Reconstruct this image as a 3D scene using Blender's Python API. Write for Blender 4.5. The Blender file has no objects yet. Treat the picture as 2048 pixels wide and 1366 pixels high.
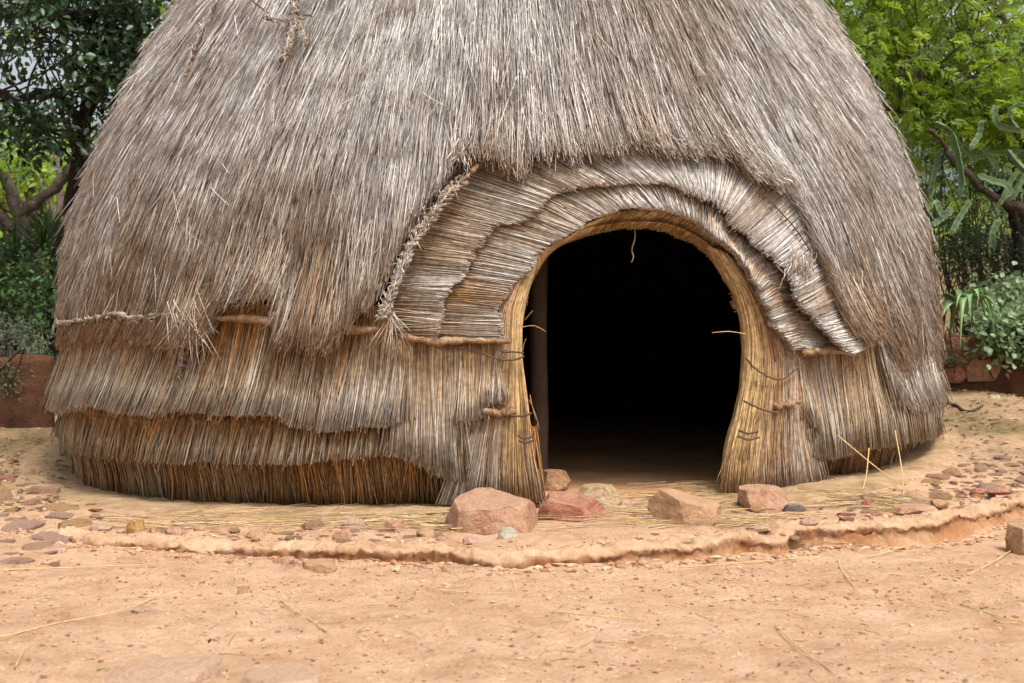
import bpy, math, random
import numpy as np
from mathutils import Vector
RNG = np.random.default_rng(7)
random.seed(7)
SC = bpy.context.scene
COL = SC.collection
R_ = math.radians

# ------------------------------------------------------------------ camera, sky, sun, exposure
F_PX, HZ, CAM_Z = 3000.0, 600.0, 1.047          # focal length in photo pixels, horizon row, camera height
PITCH = math.atan((683 - HZ) / F_PX)
cam_d = bpy.data.cameras.new('camera')
cam_d.sensor_width = 36
cam_d.lens = 36 * F_PX / 2048
cam_d.clip_end = 500
cam_d.dof.use_dof = True
cam_d.dof.focus_distance = 7.7
cam_d.dof.aperture_fstop = 4.0
cam = bpy.data.objects.new('camera', cam_d)
cam.location = (0, 0, CAM_Z)
cam.rotation_euler = (math.pi / 2 - PITCH, 0, 0)
COL.objects.link(cam)
SC.camera = cam

SUN_EL, SUN_AZ = R_(62), R_(142)               # azimuth measured clockwise from +Y
w = bpy.data.worlds.new('World'); SC.world = w; w.use_nodes = True
nt = w.node_tree
bg = nt.nodes['Background']; bg.inputs['Strength'].default_value = 0.15
sky = nt.nodes.new('ShaderNodeTexSky'); sky.sky_type = 'NISHITA'; sky.sun_disc = False
sky.sun_elevation = SUN_EL; sky.sun_rotation = SUN_AZ
sky.air_density = 1.0; sky.dust_density = 7.0; sky.ozone_density = 0.6
_hs = nt.nodes.new('ShaderNodeHueSaturation'); _hs.inputs['Saturation'].default_value = .35      # overcast: a white, not a blue, sky
nt.links.new(sky.outputs[0], _hs.inputs['Color']); nt.links.new(_hs.outputs[0], bg.inputs['Color'])
sd = bpy.data.lights.new('sun', 'SUN'); sd.energy = 1.8; sd.angle = R_(13); sd.color = (1.0, 0.95, 0.88)
sun = bpy.data.objects.new('sun', sd); COL.objects.link(sun)
_d = Vector((math.sin(SUN_AZ) * math.cos(SUN_EL), math.cos(SUN_AZ) * math.cos(SUN_EL), math.sin(SUN_EL)))
sun.rotation_euler = _d.to_track_quat('Z', 'Y').to_euler(); sun.location = (4, -4, 9)
SC.view_settings.view_transform = 'Standard'; SC.view_settings.look = 'None'
SC.view_settings.exposure = 0.82; SC.view_settings.gamma = 1.0
SC.cycles.max_bounces = 6; SC.cycles.diffuse_bounces = 3; SC.cycles.glossy_bounces = 2
SC.cycles.transmission_bounces = 3; SC.cycles.transparent_max_bounces = 4

# ------------------------------------------------------------------ generic helpers
def tag(o, label=None, cat=None, group=None, kind=None):
    if label: o['label'] = label
    if cat: o['category'] = cat
    if group: o['group'] = group
    if kind: o['kind'] = kind
    return o

def empty(name, loc=(0, 0, 0)):
    o = bpy.data.objects.new(name, None); o.location = loc; o.empty_display_size = .2
    COL.objects.link(o); return o

def mesh_obj(name, V, faces, mat, parent=None, attrs=None, smooth=True, loc=None):
    """V (n,3); faces: list of int arrays (m,k) of any k. One mesh object."""
    V = np.asarray(V, dtype=np.float32).reshape(-1, 3)
    me = bpy.data.meshes.new(name)
    me.vertices.add(len(V)); me.vertices.foreach_set('co', V.ravel())
    faces = [np.asarray(f, dtype=np.int32) for f in faces if len(f)]
    idx = np.concatenate([f.ravel() for f in faces])
    sizes = np.concatenate([np.full(len(f), f.shape[1], np.int32) for f in faces])
    starts = np.concatenate([[0], np.cumsum(sizes)[:-1]]).astype(np.int32)
    me.loops.add(len(idx)); me.loops.foreach_set('vertex_index', idx)
    me.polygons.add(len(sizes)); me.polygons.foreach_set('loop_start', starts)
    try: me.polygons.foreach_set('loop_total', sizes)
    except Exception: pass
    if attrs:
        for k, a in attrs.items():
            at = me.attributes.new(k, 'FLOAT', 'POINT')
            at.data.foreach_set('value', np.asarray(a, dtype=np.float32).ravel())
    me.update(calc_edges=True); me.validate()
    me.polygons.foreach_set('use_smooth', np.full(len(me.polygons), smooth, bool))
    me.materials.append(mat)
    o = bpy.data.objects.new(name, me); COL.objects.link(o)
    if loc is not None: o.location = loc
    if parent is not None: o.parent = parent
    return o

def _hash(ix, iy, seed):
    n = (ix.astype(np.int64) * 374761393 + iy.astype(np.int64) * 668265263 + seed * 974711) & 0x7fffffff
    n = ((n ^ (n >> 13)) * 1274126177) & 0x7fffffff
    n = (n ^ (n >> 16)) & 0xffff
    return n / 65535.0

def vnoise(x, y, seed=0):
    x = np.asarray(x, float); y = np.asarray(y, float)
    x, y = np.broadcast_arrays(x, y)
    ix = np.floor(x); iy = np.floor(y); fx = x - ix; fy = y - iy
    fx = fx * fx * (3 - 2 * fx); fy = fy * fy * (3 - 2 * fy)
    a = _hash(ix, iy, seed); b = _hash(ix + 1, iy, seed); c = _hash(ix, iy + 1, seed); d = _hash(ix + 1, iy + 1, seed)
    return (a * (1 - fx) + b * fx) * (1 - fy) + (c * (1 - fx) + d * fx) * fy - .5      # -.5 .. .5

def fbm(x, y, seed=0, octs=4, gain=.5):
    t = 0; amp = 1.
    for i in range(octs):
        t = t + amp * vnoise(np.asarray(x) * 2 ** i, np.asarray(y) * 2 ** i, seed + i * 17); amp *= gain
    return t

def sstep(a, b, x):
    t = np.clip((np.asarray(x, float) - a) / (b - a), 0, 1); return t * t * (3 - 2 * t)

def resample(pts, n):
    pts = np.asarray(pts, float)
    d = np.concatenate([[0], np.cumsum(np.linalg.norm(np.diff(pts, axis=0), axis=1))])
    t = np.linspace(0, d[-1], n)
    return np.stack([np.interp(t, d, pts[:, k]) for k in range(pts.shape[1])], 1)

def smooth_path(pts, n):
    """Catmull-Rom through the points, n samples."""
    p = np.asarray(pts, float)
    if len(p) < 3: return resample(p, n)
    q = np.vstack([2 * p[0] - p[1], p, 2 * p[-1] - p[-2]])
    out = []
    for i in range(1, len(q) - 2):
        t = np.linspace(0, 1, 12, endpoint=False)[:, None]
        a, b, c, d = q[i - 1], q[i], q[i + 1], q[i + 2]
        out.append(.5 * ((2 * b) + (c - a) * t + (2 * a - 5 * b + 4 * c - d) * t ** 2 + (3 * b - a - 3 * c + d) * t ** 3))
    out.append(p[-1:])
    return resample(np.vstack(out), n)

# ------------------------------------------------------------------ materials
def new_mat(name):
    m = bpy.data.materials.new(name); m.use_nodes = True
    t = m.node_tree; b = t.nodes['Principled BSDF']
    return m, t, b

def N(t, kind, **kw):
    n = t.nodes.new(kind)
    for k, v in kw.items(): setattr(n, k, v)
    return n

def ramp(t, stops, interp='LINEAR'):
    n = t.nodes.new('ShaderNodeValToRGB'); e = n.color_ramp.elements; n.color_ramp.interpolation = interp
    while len(e) < len(stops): e.new(.5)
    for i, (p, c) in enumerate(stops):
        e[i].position = p; e[i].color = (*c, 1)
    return n

def straw_mat(name, stops, lo=.46, hi=1.3, rough=.85):
    m, t, b = new_mat(name); L = t.links.new
    a = N(t, 'ShaderNodeAttribute', attribute_name='age'); r = N(t, 'ShaderNodeAttribute', attribute_name='rnd')
    cr = ramp(t, stops); L(a.outputs['Fac'], cr.inputs[0])
    mr = N(t, 'ShaderNodeMapRange'); mr.inputs[3].default_value = lo; mr.inputs[4].default_value = hi
    L(r.outputs['Fac'], mr.inputs[0])
    tc = N(t, 'ShaderNodeTexCoord'); nz = N(t, 'ShaderNodeTexNoise'); nz.inputs['Scale'].default_value = 38
    nz.inputs['Detail'].default_value = 3
    L(tc.outputs['Object'], nz.inputs['Vector'])
    mr2 = N(t, 'ShaderNodeMapRange'); mr2.inputs[1].default_value = .3; mr2.inputs[2].default_value = .7
    mr2.inputs[3].default_value = .72; mr2.inputs[4].default_value = 1.2
    L(nz.outputs['Fac'], mr2.inputs[0])
    mu = N(t, 'ShaderNodeMath', operation='MULTIPLY'); L(mr.outputs[0], mu.inputs[0]); L(mr2.outputs[0], mu.inputs[1])
    hs = N(t, 'ShaderNodeHueSaturation'); L(mu.outputs[0], hs.inputs['Value']); L(cr.outputs[0], hs.inputs['Color'])
    L(hs.outputs[0], b.inputs['Base Color'])
    b.inputs['Roughness'].default_value = rough; b.inputs['Specular IOR Level'].default_value = .12
    return m

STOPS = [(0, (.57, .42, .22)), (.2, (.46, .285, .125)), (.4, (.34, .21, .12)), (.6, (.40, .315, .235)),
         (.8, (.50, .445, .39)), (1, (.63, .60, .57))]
M_STRAW = straw_mat('weathered_straw', STOPS)
M_REED = straw_mat('weathered_reed', [(0, (.54, .31, .10)), (.25, (.42, .20, .06)), (.45, (.29, .165, .075)),
                                      (.65, (.35, .25, .15)), (.85, (.40, .335, .26)), (1, (.48, .435, .39))], .4, 1.4)

def noise_mat(name, cols, scale=6, rough=.9, bump=.4, bscale=40, detail=6, dist=.02, spec=.2, coords='Object'):
    m, t, b = new_mat(name); L = t.links.new
    tc = N(t, 'ShaderNodeTexCoord'); nz = N(t, 'ShaderNodeTexNoise'); nz.inputs['Scale'].default_value = scale
    nz.inputs['Detail'].default_value = detail; nz.inputs['Roughness'].default_value = .65
    L(tc.outputs[coords], nz.inputs['Vector'])
    k = len(cols); cr = ramp(t, [(.3 + .4 * i / max(1, k - 1), c) for i, c in enumerate(cols)])
    L(nz.outputs['Fac'], cr.inputs[0]); L(cr.outputs[0], b.inputs['Base Color'])
    n2 = N(t, 'ShaderNodeTexNoise'); n2.inputs['Scale'].default_value = bscale; n2.inputs['Detail'].default_value = 8
    n2.inputs['Roughness'].default_value = .7
    L(tc.outputs[coords], n2.inputs['Vector'])
    bp = N(t, 'ShaderNodeBump'); bp.inputs['Strength'].default_value = bump; bp.inputs['Distance'].default_value = dist
    L(n2.outputs['Fac'], bp.inputs['Height']); L(bp.outputs[0], b.inputs['Normal'])
    b.inputs['Roughness'].default_value = rough; b.inputs['Specular IOR Level'].default_value = spec
    return m

def leaf_mat(name, c0, c1, c2, rough=.45, trans=.35, spec=.4):
    m, t, b = new_mat(name); L = t.links.new
    r = N(t, 'ShaderNodeAttribute', attribute_name='rnd')
    cr = ramp(t, [(0, c0), (.55, c1), (1, c2)]); L(r.outputs['Fac'], cr.inputs[0])
    L(cr.outputs[0], b.inputs['Base Color']); b.inputs['Roughness'].default_value = rough
    b.inputs['Specular IOR Level'].default_value = spec
    tr = N(t, 'ShaderNodeBsdfTranslucent'); hs = N(t, 'ShaderNodeHueSaturation'); hs.inputs['Value'].default_value = 1.6
    hs.inputs['Hue'].default_value = .48; L(cr.outputs[0], hs.inputs['Color']); L(hs.outputs[0], tr.inputs['Color'])
    mx = N(t, 'ShaderNodeMixShader'); mx.inputs[0].default_value = trans
    L(b.outputs[0], mx.inputs[1]); L(tr.outputs[0], mx.inputs[2]); L(mx.outputs[0], t.nodes['Material Output'].inputs['Surface'])
    return m

def ground_mat():
    m, t, b = new_mat('dry_dirt'); L = t.links.new
    tc = N(t, 'ShaderNodeTexCoord')
    def noise(s, d=6, r=.6):
        n = N(t, 'ShaderNodeTexNoise'); n.inputs['Scale'].default_value = s; n.inputs['Detail'].default_value = d
        n.inputs['Roughness'].default_value = r; L(tc.outputs['Object'], n.inputs['Vector']); return n
    big = noise(1.5, 8, .7); mid = noise(5, 8, .75); fine = noise(55, 5, .75)
    c1 = ramp(t, [(.3, (.33, .19, .105)), (.5, (.45, .285, .172)), (.68, (.53, .365, .24))]); L(big.outputs['Fac'], c1.inputs[0])
    c2 = ramp(t, [(.32, (.25, .13, .065)), (.5, (.455, .29, .178)), (.7, (.57, .41, .285))]); L(mid.outputs['Fac'], c2.inputs[0])
    mx = N(t, 'ShaderNodeMixRGB'); mx.inputs[0].default_value = .5; L(c1.outputs[0], mx.inputs[1]); L(c2.outputs[0], mx.inputs[2])
    c3 = ramp(t, [(.34, (.55, .45, .38)), (.47, (1, 1, 1)), (.6, (1, 1, 1)), (.72, (1.12, 1.1, 1.08))]); L(fine.outputs['Fac'], c3.inputs[0])
    m2 = N(t, 'ShaderNodeMixRGB', blend_type='MULTIPLY'); m2.inputs[0].default_value = .8
    L(mx.outputs[0], m2.inputs[1]); L(c3.outputs[0], m2.inputs[2])
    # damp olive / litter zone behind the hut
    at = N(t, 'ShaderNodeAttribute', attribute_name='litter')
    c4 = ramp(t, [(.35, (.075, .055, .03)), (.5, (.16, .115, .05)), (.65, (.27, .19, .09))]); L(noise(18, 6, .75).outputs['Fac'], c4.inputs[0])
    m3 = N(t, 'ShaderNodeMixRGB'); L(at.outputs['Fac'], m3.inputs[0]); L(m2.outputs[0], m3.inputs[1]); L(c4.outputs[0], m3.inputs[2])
    L(m3.outputs[0], b.inputs['Base Color']); b.inputs['Roughness'].default_value = .95; b.inputs['Specular IOR Level'].default_value = .15
    b1 = N(t, 'ShaderNodeBump'); b1.inputs['Strength'].default_value = .9; b1.inputs['Distance'].default_value = .03
    L(noise(16, 8, .7).outputs['Fac'], b1.inputs['Height'])
    b2 = N(t, 'ShaderNodeBump'); b2.inputs['Strength'].default_value = .9; b2.inputs['Distance'].default_value = .008
    L(noise(110, 5, .7).outputs['Fac'], b2.inputs['Height']); L(b1.outputs[0], b2.inputs['Normal'])
    L(b2.outputs[0], b.inputs['Normal'])
    return m

M_DIRT = ground_mat()
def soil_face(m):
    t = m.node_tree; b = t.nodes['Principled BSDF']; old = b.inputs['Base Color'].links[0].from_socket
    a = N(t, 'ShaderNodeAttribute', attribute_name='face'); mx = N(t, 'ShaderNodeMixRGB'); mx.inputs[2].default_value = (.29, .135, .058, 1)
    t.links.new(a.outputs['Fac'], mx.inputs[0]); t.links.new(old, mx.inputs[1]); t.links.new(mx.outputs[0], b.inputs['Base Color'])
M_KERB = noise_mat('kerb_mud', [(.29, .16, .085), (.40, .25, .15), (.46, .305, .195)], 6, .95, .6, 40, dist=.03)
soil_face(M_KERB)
M_PLINTH = noise_mat('plaster_mud', [(.22, .135, .065), (.35, .23, .125), (.44, .31, .185)], 7, .95, .9, 30, dist=.03)
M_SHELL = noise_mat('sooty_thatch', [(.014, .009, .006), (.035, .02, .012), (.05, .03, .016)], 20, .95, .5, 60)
M_FLOOR = noise_mat('floor_mud', [(.34, .175, .08), (.47, .27, .14)], 3, .95, .4, 20)
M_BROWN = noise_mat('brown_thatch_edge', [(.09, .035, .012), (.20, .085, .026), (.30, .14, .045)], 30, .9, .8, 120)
M_WOOD = noise_mat('weathered_wood', [(.17, .09, .045), (.38, .225, .12), (.52, .38, .25)], 22, .8, 1., 70, dist=.03)
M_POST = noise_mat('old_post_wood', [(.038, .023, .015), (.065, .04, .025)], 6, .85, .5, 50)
M_ROPE = straw_mat('grass_rope', [(0, (.15, .10, .06)), (.5, (.22, .16, .105)), (1, (.30, .24, .18))], .35, 1.3, .85)
M_TWINE = noise_mat('dark_twine', [(.07, .045, .03), (.15, .10, .065)], 60, .9, .5, 200)
M_BARK = noise_mat('grey_brown_bark', [(.028, .02, .016), (.075, .055, .042), (.14, .105, .08)], 7, .9, 1., 30, dist=.04)
M_BARKD = noise_mat('dark_bark', [(.015, .012, .01), (.04, .03, .025)], 7, .9, 1., 30, dist=.03)
M_CLAY = noise_mat('red_clay_wall', [(.04, .018, .011), (.10, .042, .022), (.15, .07, .04)], 4, .9, .8, 25, dist=.03)
M_BANK = noise_mat('grass_bank', [(.10, .14, .02), (.22, .26, .05), (.30, .32, .09)], 1.2, .95, .6, 15, dist=.1)

def rock_mat(name, a, b_, c, scale=13):
    m = noise_mat(name, [a, b_, c], scale, .85, 1., 30, dist=.05, spec=.25)
    t = m.node_tree; b = t.nodes['Principled BSDF']; old = b.inputs['Base Color'].links[0].from_socket
    g = N(t, 'ShaderNodeNewGeometry'); sx = N(t, 'ShaderNodeSeparateXYZ'); t.links.new(g.outputs['True Normal'], sx.inputs[0])
    mr = N(t, 'ShaderNodeMapRange'); mr.inputs[1].default_value = .55; mr.inputs[2].default_value = 1.; mr.inputs[4].default_value = .55; t.links.new(sx.outputs[2], mr.inputs[0])
    nz = N(t, 'ShaderNodeTexNoise'); nz.inputs['Scale'].default_value = 16; tc = N(t, 'ShaderNodeTexCoord'); t.links.new(tc.outputs['Object'], nz.inputs['Vector'])
    mu = N(t, 'ShaderNodeMath', operation='MULTIPLY'); t.links.new(mr.outputs[0], mu.inputs[0]); t.links.new(nz.outputs['Fac'], mu.inputs[1])
    m2 = N(t, 'ShaderNodeMath', operation='MULTIPLY'); t.links.new(mu.outputs[0], m2.inputs[0]); m2.inputs[1].default_value = 1.7
    mx = N(t, 'ShaderNodeMixRGB'); mx.inputs[2].default_value = (.46, .30, .185, 1)          # settled dust
    t.links.new(m2.outputs[0], mx.inputs[0]); t.links.new(old, mx.inputs[1])
    n3 = N(t, 'ShaderNodeTexNoise'); n3.inputs['Scale'].default_value = 70; n3.inputs['Detail'].default_value = 6; n3.inputs['Roughness'].default_value = .75; t.links.new(tc.outputs['Object'], n3.inputs['Vector'])
    c3 = ramp(t, [(.30, (.55, .5, .46)), (.42, (1, 1, 1)), (.66, (1.2, 1.18, 1.15))]); t.links.new(n3.outputs['Fac'], c3.inputs[0])
    m4 = N(t, 'ShaderNodeMixRGB', blend_type='MULTIPLY'); m4.inputs[0].default_value = .75; t.links.new(mx.outputs[0], m4.inputs[1]); t.links.new(c3.outputs[0], m4.inputs[2])
    t.links.new(m4.outputs[0], b.inputs['Base Color'])
    return m
M_RK_PINK = rock_mat('pink_sandstone', (.32, .15, .085), (.45, .245, .148), (.54, .345, .225))
M_RK_TAN = rock_mat('tan_sandstone', (.36, .19, .095), (.47, .27, .15), (.55, .355, .22))
M_RK_RED = rock_mat('red_shale', (.24, .075, .045), (.36, .14, .085), (.46, .24, .155))
M_RK_OLIVE = rock_mat('olive_sandstone', (.37, .24, .125), (.47, .33, .195), (.52, .40, .26))
M_RK_PURPLE = rock_mat('purple_shale', (.38, .21, .155), (.48, .295, .225), (.53, .365, .28))
M_RK_YEL = rock_mat('yellow_sandstone', (.42, .20, .06), (.50, .29, .11), (.56, .38, .2))
M_RK_PALE = rock_mat('pale_stone', (.36, .33, .24), (.48, .43, .33), (.55, .5, .4))
M_RK_SLATE = rock_mat('grey_slate', (.10, .075, .07), (.16, .12, .11), (.24, .18, .16))
M_SLAB = rock_mat('dusty_slab', (.50, .31, .20), (.58, .38, .26), (.63, .44, .31))
ROCK_MATS = [M_RK_PINK, M_RK_PURPLE, M_RK_RED, M_RK_TAN, M_RK_PURPLE, M_RK_PINK, M_RK_YEL]

# ------------------------------------------------------------------ straw and tube builders
def straw_mesh(name, P, NRM, rad, age, rnd, mat, parent=None, sides=3):
    """P (n,k,3) centre lines; NRM (n,k,3) outward; rad (n,) or (n,k); age (n,k); rnd (n,)."""
    n, k = P.shape[:2]
    T = np.gradient(P, axis=1); T /= np.linalg.norm(T, axis=2, keepdims=True) + 1e-9
    S = np.cross(T, NRM); S /= np.linalg.norm(S, axis=2, keepdims=True) + 1e-9
    U = np.cross(S, T)
    rad = np.asarray(rad, float)
    if rad.ndim == 1: rad = rad[:, None] * np.linspace(1.1, .8, k)[None]
    a0 = RNG.uniform(0, 2 * np.pi, n)
    V = np.empty((n, k, sides, 3))
    for j in range(sides):
        a = (a0 + 2 * np.pi * j / sides)[:, None, None]
        V[:, :, j] = P + rad[..., None] * (np.cos(a) * S + np.sin(a) * U)
    idx = np.arange(n * k * sides).reshape(n, k, sides)
    q = []
    for j in range(sides):
        jn = (j + 1) % sides
        q.append(np.stack([idx[:, :-1, j], idx[:, :-1, jn], idx[:, 1:, jn], idx[:, 1:, j]], -1).reshape(-1, 4))
    caps = idx[:, -1, :].reshape(-1, sides)
    A = np.repeat(np.asarray(age, float)[:, :, None], sides, 2) if np.ndim(age) == 2 else np.broadcast_to(np.asarray(age, float)[:, None, None], (n, k, sides))
    Rr = np.broadcast_to(np.asarray(rnd)[:, None, None], (n, k, sides))
    return mesh_obj(name, V.reshape(-1, 3), [np.concatenate(q), caps], mat, parent, {'age': A, 'rnd': Rr})

def tubes_geo(paths, rads, sides=8):
    """list of (n,3) paths and radii (scalar / array) -> V, F with closed ends."""
    Vs, Q, C, base = [], [], [], 0
    for p, r in zip(paths, rads):
        p = np.asarray(p, float); n = len(p)
        r = np.broadcast_to(np.asarray(r, float), (n,))
        T = np.gradient(p, axis=0); T /= np.linalg.norm(T, axis=1, keepdims=True) + 1e-9
        up = np.array([0, 0, 1.]) if abs(T[:, 2]).mean() < .8 else np.array([0, 1., 0])
        S = np.cross(T, up); S /= np.linalg.norm(S, axis=1, keepdims=True) + 1e-9
        U = np.cross(S, T)
        a = np.linspace(0, 2 * np.pi, sides, endpoint=False)
        V = p[:, None] + r[:, None, None] * (np.cos(a)[None, :, None] * S[:, None] + np.sin(a)[None, :, None] * U[:, None])
        idx = base + np.arange(n * sides).reshape(n, sides)
        nx = np.roll(idx, -1, 1)
        Q.append(np.stack([idx[:-1], nx[:-1], nx[1:], idx[1:]], -1).reshape(-1, 4))
        C.append(idx[0][::-1]); C.append(idx[-1])
        Vs.append(V.reshape(-1, 3)); base += n * sides
    return np.vstack(Vs), [np.concatenate(Q), np.array(C)]

def tube_obj(name, paths, rads, mat, parent=None, sides=8, attrs=False):
    V, F = tubes_geo(paths, rads, sides)
    at = None
    if attrs:
        at = {'age': fbm(V[:, 0] * 6, V[:, 2] * 6, 3) + .6, 'rnd': fbm(V[:, 0] * 40, V[:, 2] * 40, 5) + .5}
    return mesh_obj(name, V, F, mat, parent, at)

def rough_log(p0, p1, r, n=14, seed=0, bend=.01):
    rg = np.random.default_rng(seed); t = np.linspace(0, 1, n)[:, None]
    p = np.asarray(p0) * (1 - t) + np.asarray(p1) * t
    p = p + (np.sin(t * math.pi) * bend) * rg.normal(size=3) + rg.normal(size=(n, 3)) * r * .08
    rr = r * (1 + .12 * rg.normal(size=n)); rr[0] *= .75; rr[-1] *= .7
    return p, rr

# ------------------------------------------------------------------ the hut's surface
HC = np.array([-.085, 10.66])                     # hut centre on the ground plan
_pz = [(-.5, 2.93), (0, 2.95), (.17, 2.99), (.4, 3.005), (.6, 2.99), (1.05, 2.975), (1.54, 2.905), (2.04, 2.74), (2.55, 2.505),
       (3.08, 2.20), (3.5, 1.86), (3.85, 1.48), (4.1, 1.08), (4.28, .65), (4.36, .3), (4.39, .01)]
_pp = smooth_path(np.array(_pz), 800)
_o = np.argsort(_pp[:, 0]); PZ, PR = _pp[_o, 0], _pp[_o, 1]
PS = np.concatenate([[0], np.cumsum(np.hypot(np.diff(PZ), np.diff(PR)))]); PS -= np.interp(0, PZ, PS)
def Rz(z): return np.interp(z, PZ, PR)
def z_of_s(s): return np.interp(s, PS, PZ)
def s_of_z(z): return np.interp(z, PZ, PS)
def surf(phi, z, off):
    """point off the dome surface and its outward normal"""
    r = Rz(z); e = .03
    dr = (Rz(z + e) - Rz(z - e)) / (2 * e); ln = np.sqrt(1 + dr * dr)
    nr, nz = 1 / ln, -dr / ln
    rr = r + off * nr
    sp, cp = np.sin(phi), np.cos(phi)
    P = np.stack([HC[0] + rr * sp, HC[1] - rr * cp, z + off * nz], -1)
    Nn = np.stack([nr * sp, -nr * cp, nz + 0 * phi], -1)
    return P, Nn

_cp, _sp = math.cos(PITCH), math.sin(PITCH)
def ray(px, py):
    x = (px - 1024) / F_PX; v = (683 - py) / F_PX
    return np.array([x, _cp + v * _sp, -_sp + v * _cp])
def hit(px, py, off=0.):
    """photo pixel -> (phi, z) where its line of sight meets the dome"""
    d = ray(px, py); t = np.linspace(5.5, 11.2, 2300)
    X, Y, Z = d[0] * t - HC[0], d[1] * t - HC[1], CAM_Z + d[2] * t
    g = np.hypot(X, Y) - (Rz(Z) + off)
    i = int(np.argmax(g < 0)) if (g < 0).any() else int(np.argmin(g))
    return math.atan2(X[i], -Y[i]), Z[i]
def hits(pts, off=0.): return np.array([hit(x, y, off) for x, y in pts])
def at_z(px, py, z):
    """photo pixel -> point on the level z"""
    d = ray(px, py); t = (z - CAM_Z) / d[2]
    return np.array([d[0] * t, d[1] * t, z])
def at_y(px, py, y):
    d = ray(px, py); t = y / d[1]
    return np.array([d[0] * t, y, CAM_Z + d[2] * t])

class Edge:
    """a tier's hem as z(phi), traced left to right"""
    def __init__(s, pts, off=0.):
        h = hits(pts, off); ph = h[:, 0].copy()
        for i in range(1, len(ph)): ph[i] = max(ph[i], ph[i - 1] + 1e-4)
        s.ph, s.z = ph, h[:, 1]; s.a, s.b = ph[0], ph[-1]
    def __call__(s, phi): return np.interp(phi, s.ph, s.z)

_SLP = np.radians([-110, -75, -40, -20, 0, 20, 30, 45, 70, 110]); _SLV = [-.3, -.28, -.2, -.1, -.02, .08, .27, .34, .36, .36]
def slant(phi): return np.interp(phi, _SLP, _SLV)

hut = empty('thatched_hut', (HC[0], HC[1], 0))
tag(hut, 'large grey thatched beehive hut with a dark arched doorway and tiered straw walls', 'hut')
HUT_PARTS = []
def hp(o, label=None):
    HUT_PARTS.append(o)
    if label: o['label'] = label
    return o

# --- door outline traced on the dome, left foot over the arch to right foot
DOOR_PX = [(1075, 1000), (1062, 900), (1052, 800), (1045, 720), (1046, 640), (1060, 570), (1085, 520), (1112, 488), (1150, 468),
           (1200, 452), (1270, 443), (1330, 447), (1380, 468), (1430, 505), (1465, 560), (1485, 620), (1492, 690), (1490, 760),
           (1478, 830), (1455, 910), (1432, 985)]
DOOR = hits(DOOR_PX, -.06)
DOOR[0, 1] = DOOR[-1, 1] = -.12
def inside(poly, x, y):
    c = np.zeros(np.shape(x), bool); n = len(poly); j = n - 1
    for i in range(n):
        xi, yi = poly[i]; xj, yj = poly[j]
        c ^= ((yi > y) != (yj > y)) & (x < (xj - xi) * (y - yi) / (yj - yi + 1e-12) + xi); j = i
    return c

def build_shell():
    nphi, nz = 720, 130
    ph = np.linspace(-np.pi, np.pi, nphi, endpoint=False); s = np.linspace(PS[0] + .35, PS[-1] - .3, nz); z = z_of_s(s)
    PH, ZZ = np.meshgrid(ph, z)
    P, _ = surf(PH, ZZ, np.full(PH.shape, -.22))
    idx = np.arange(nphi * nz).reshape(nz, nphi); nx = np.roll(idx, -1, 1)
    cz = (ZZ[:-1] + ZZ[1:]) / 2; cph = PH[:-1] + np.pi / nphi
    ctr = DOOR.mean(0); big = ctr + (DOOR - ctr) * np.array([1.14, 1.07]) + np.array([.02, 0]); big[0, 1] = big[-1, 1] = -.5
    keep = ~inside(big, cph, cz)
    q = np.stack([idx[:-1], nx[:-1], nx[1:], idx[1:]], -1)[keep]
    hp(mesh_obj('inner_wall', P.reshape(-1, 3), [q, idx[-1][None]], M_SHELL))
    # door reveal
    d = smooth_path(DOOR, 90); offs = [-.05, -.09, -.13, -.17]
    ctr = d.mean(0); rows = []
    for o_, k in zip(offs, [1.03, 1.035, 1.05, 1.08]):
        dd = ctr + (d - ctr) * np.array([k, 1 + (k - 1) * .8]) ; dd[:, 0] += -.0085 * np.degrees(dd[:, 0]) * (o_ + .05); rows.append(surf(dd[:, 0], dd[:, 1], np.full(90, o_))[0])
    V = np.array(rows); idx = np.arange(V.shape[0] * 90).reshape(-1, 90)
    q = np.stack([idx[:-1, :-1], idx[:-1, 1:], idx[1:, 1:], idx[1:, :-1]], -1).reshape(-1, 4)
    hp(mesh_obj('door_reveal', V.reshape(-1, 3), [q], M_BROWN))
build_shell()

# ------------------------------------------------------------------ thatch tiers
def phi_samples(n, a, b): return np.sort(RNG.uniform(a, b, n))

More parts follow.
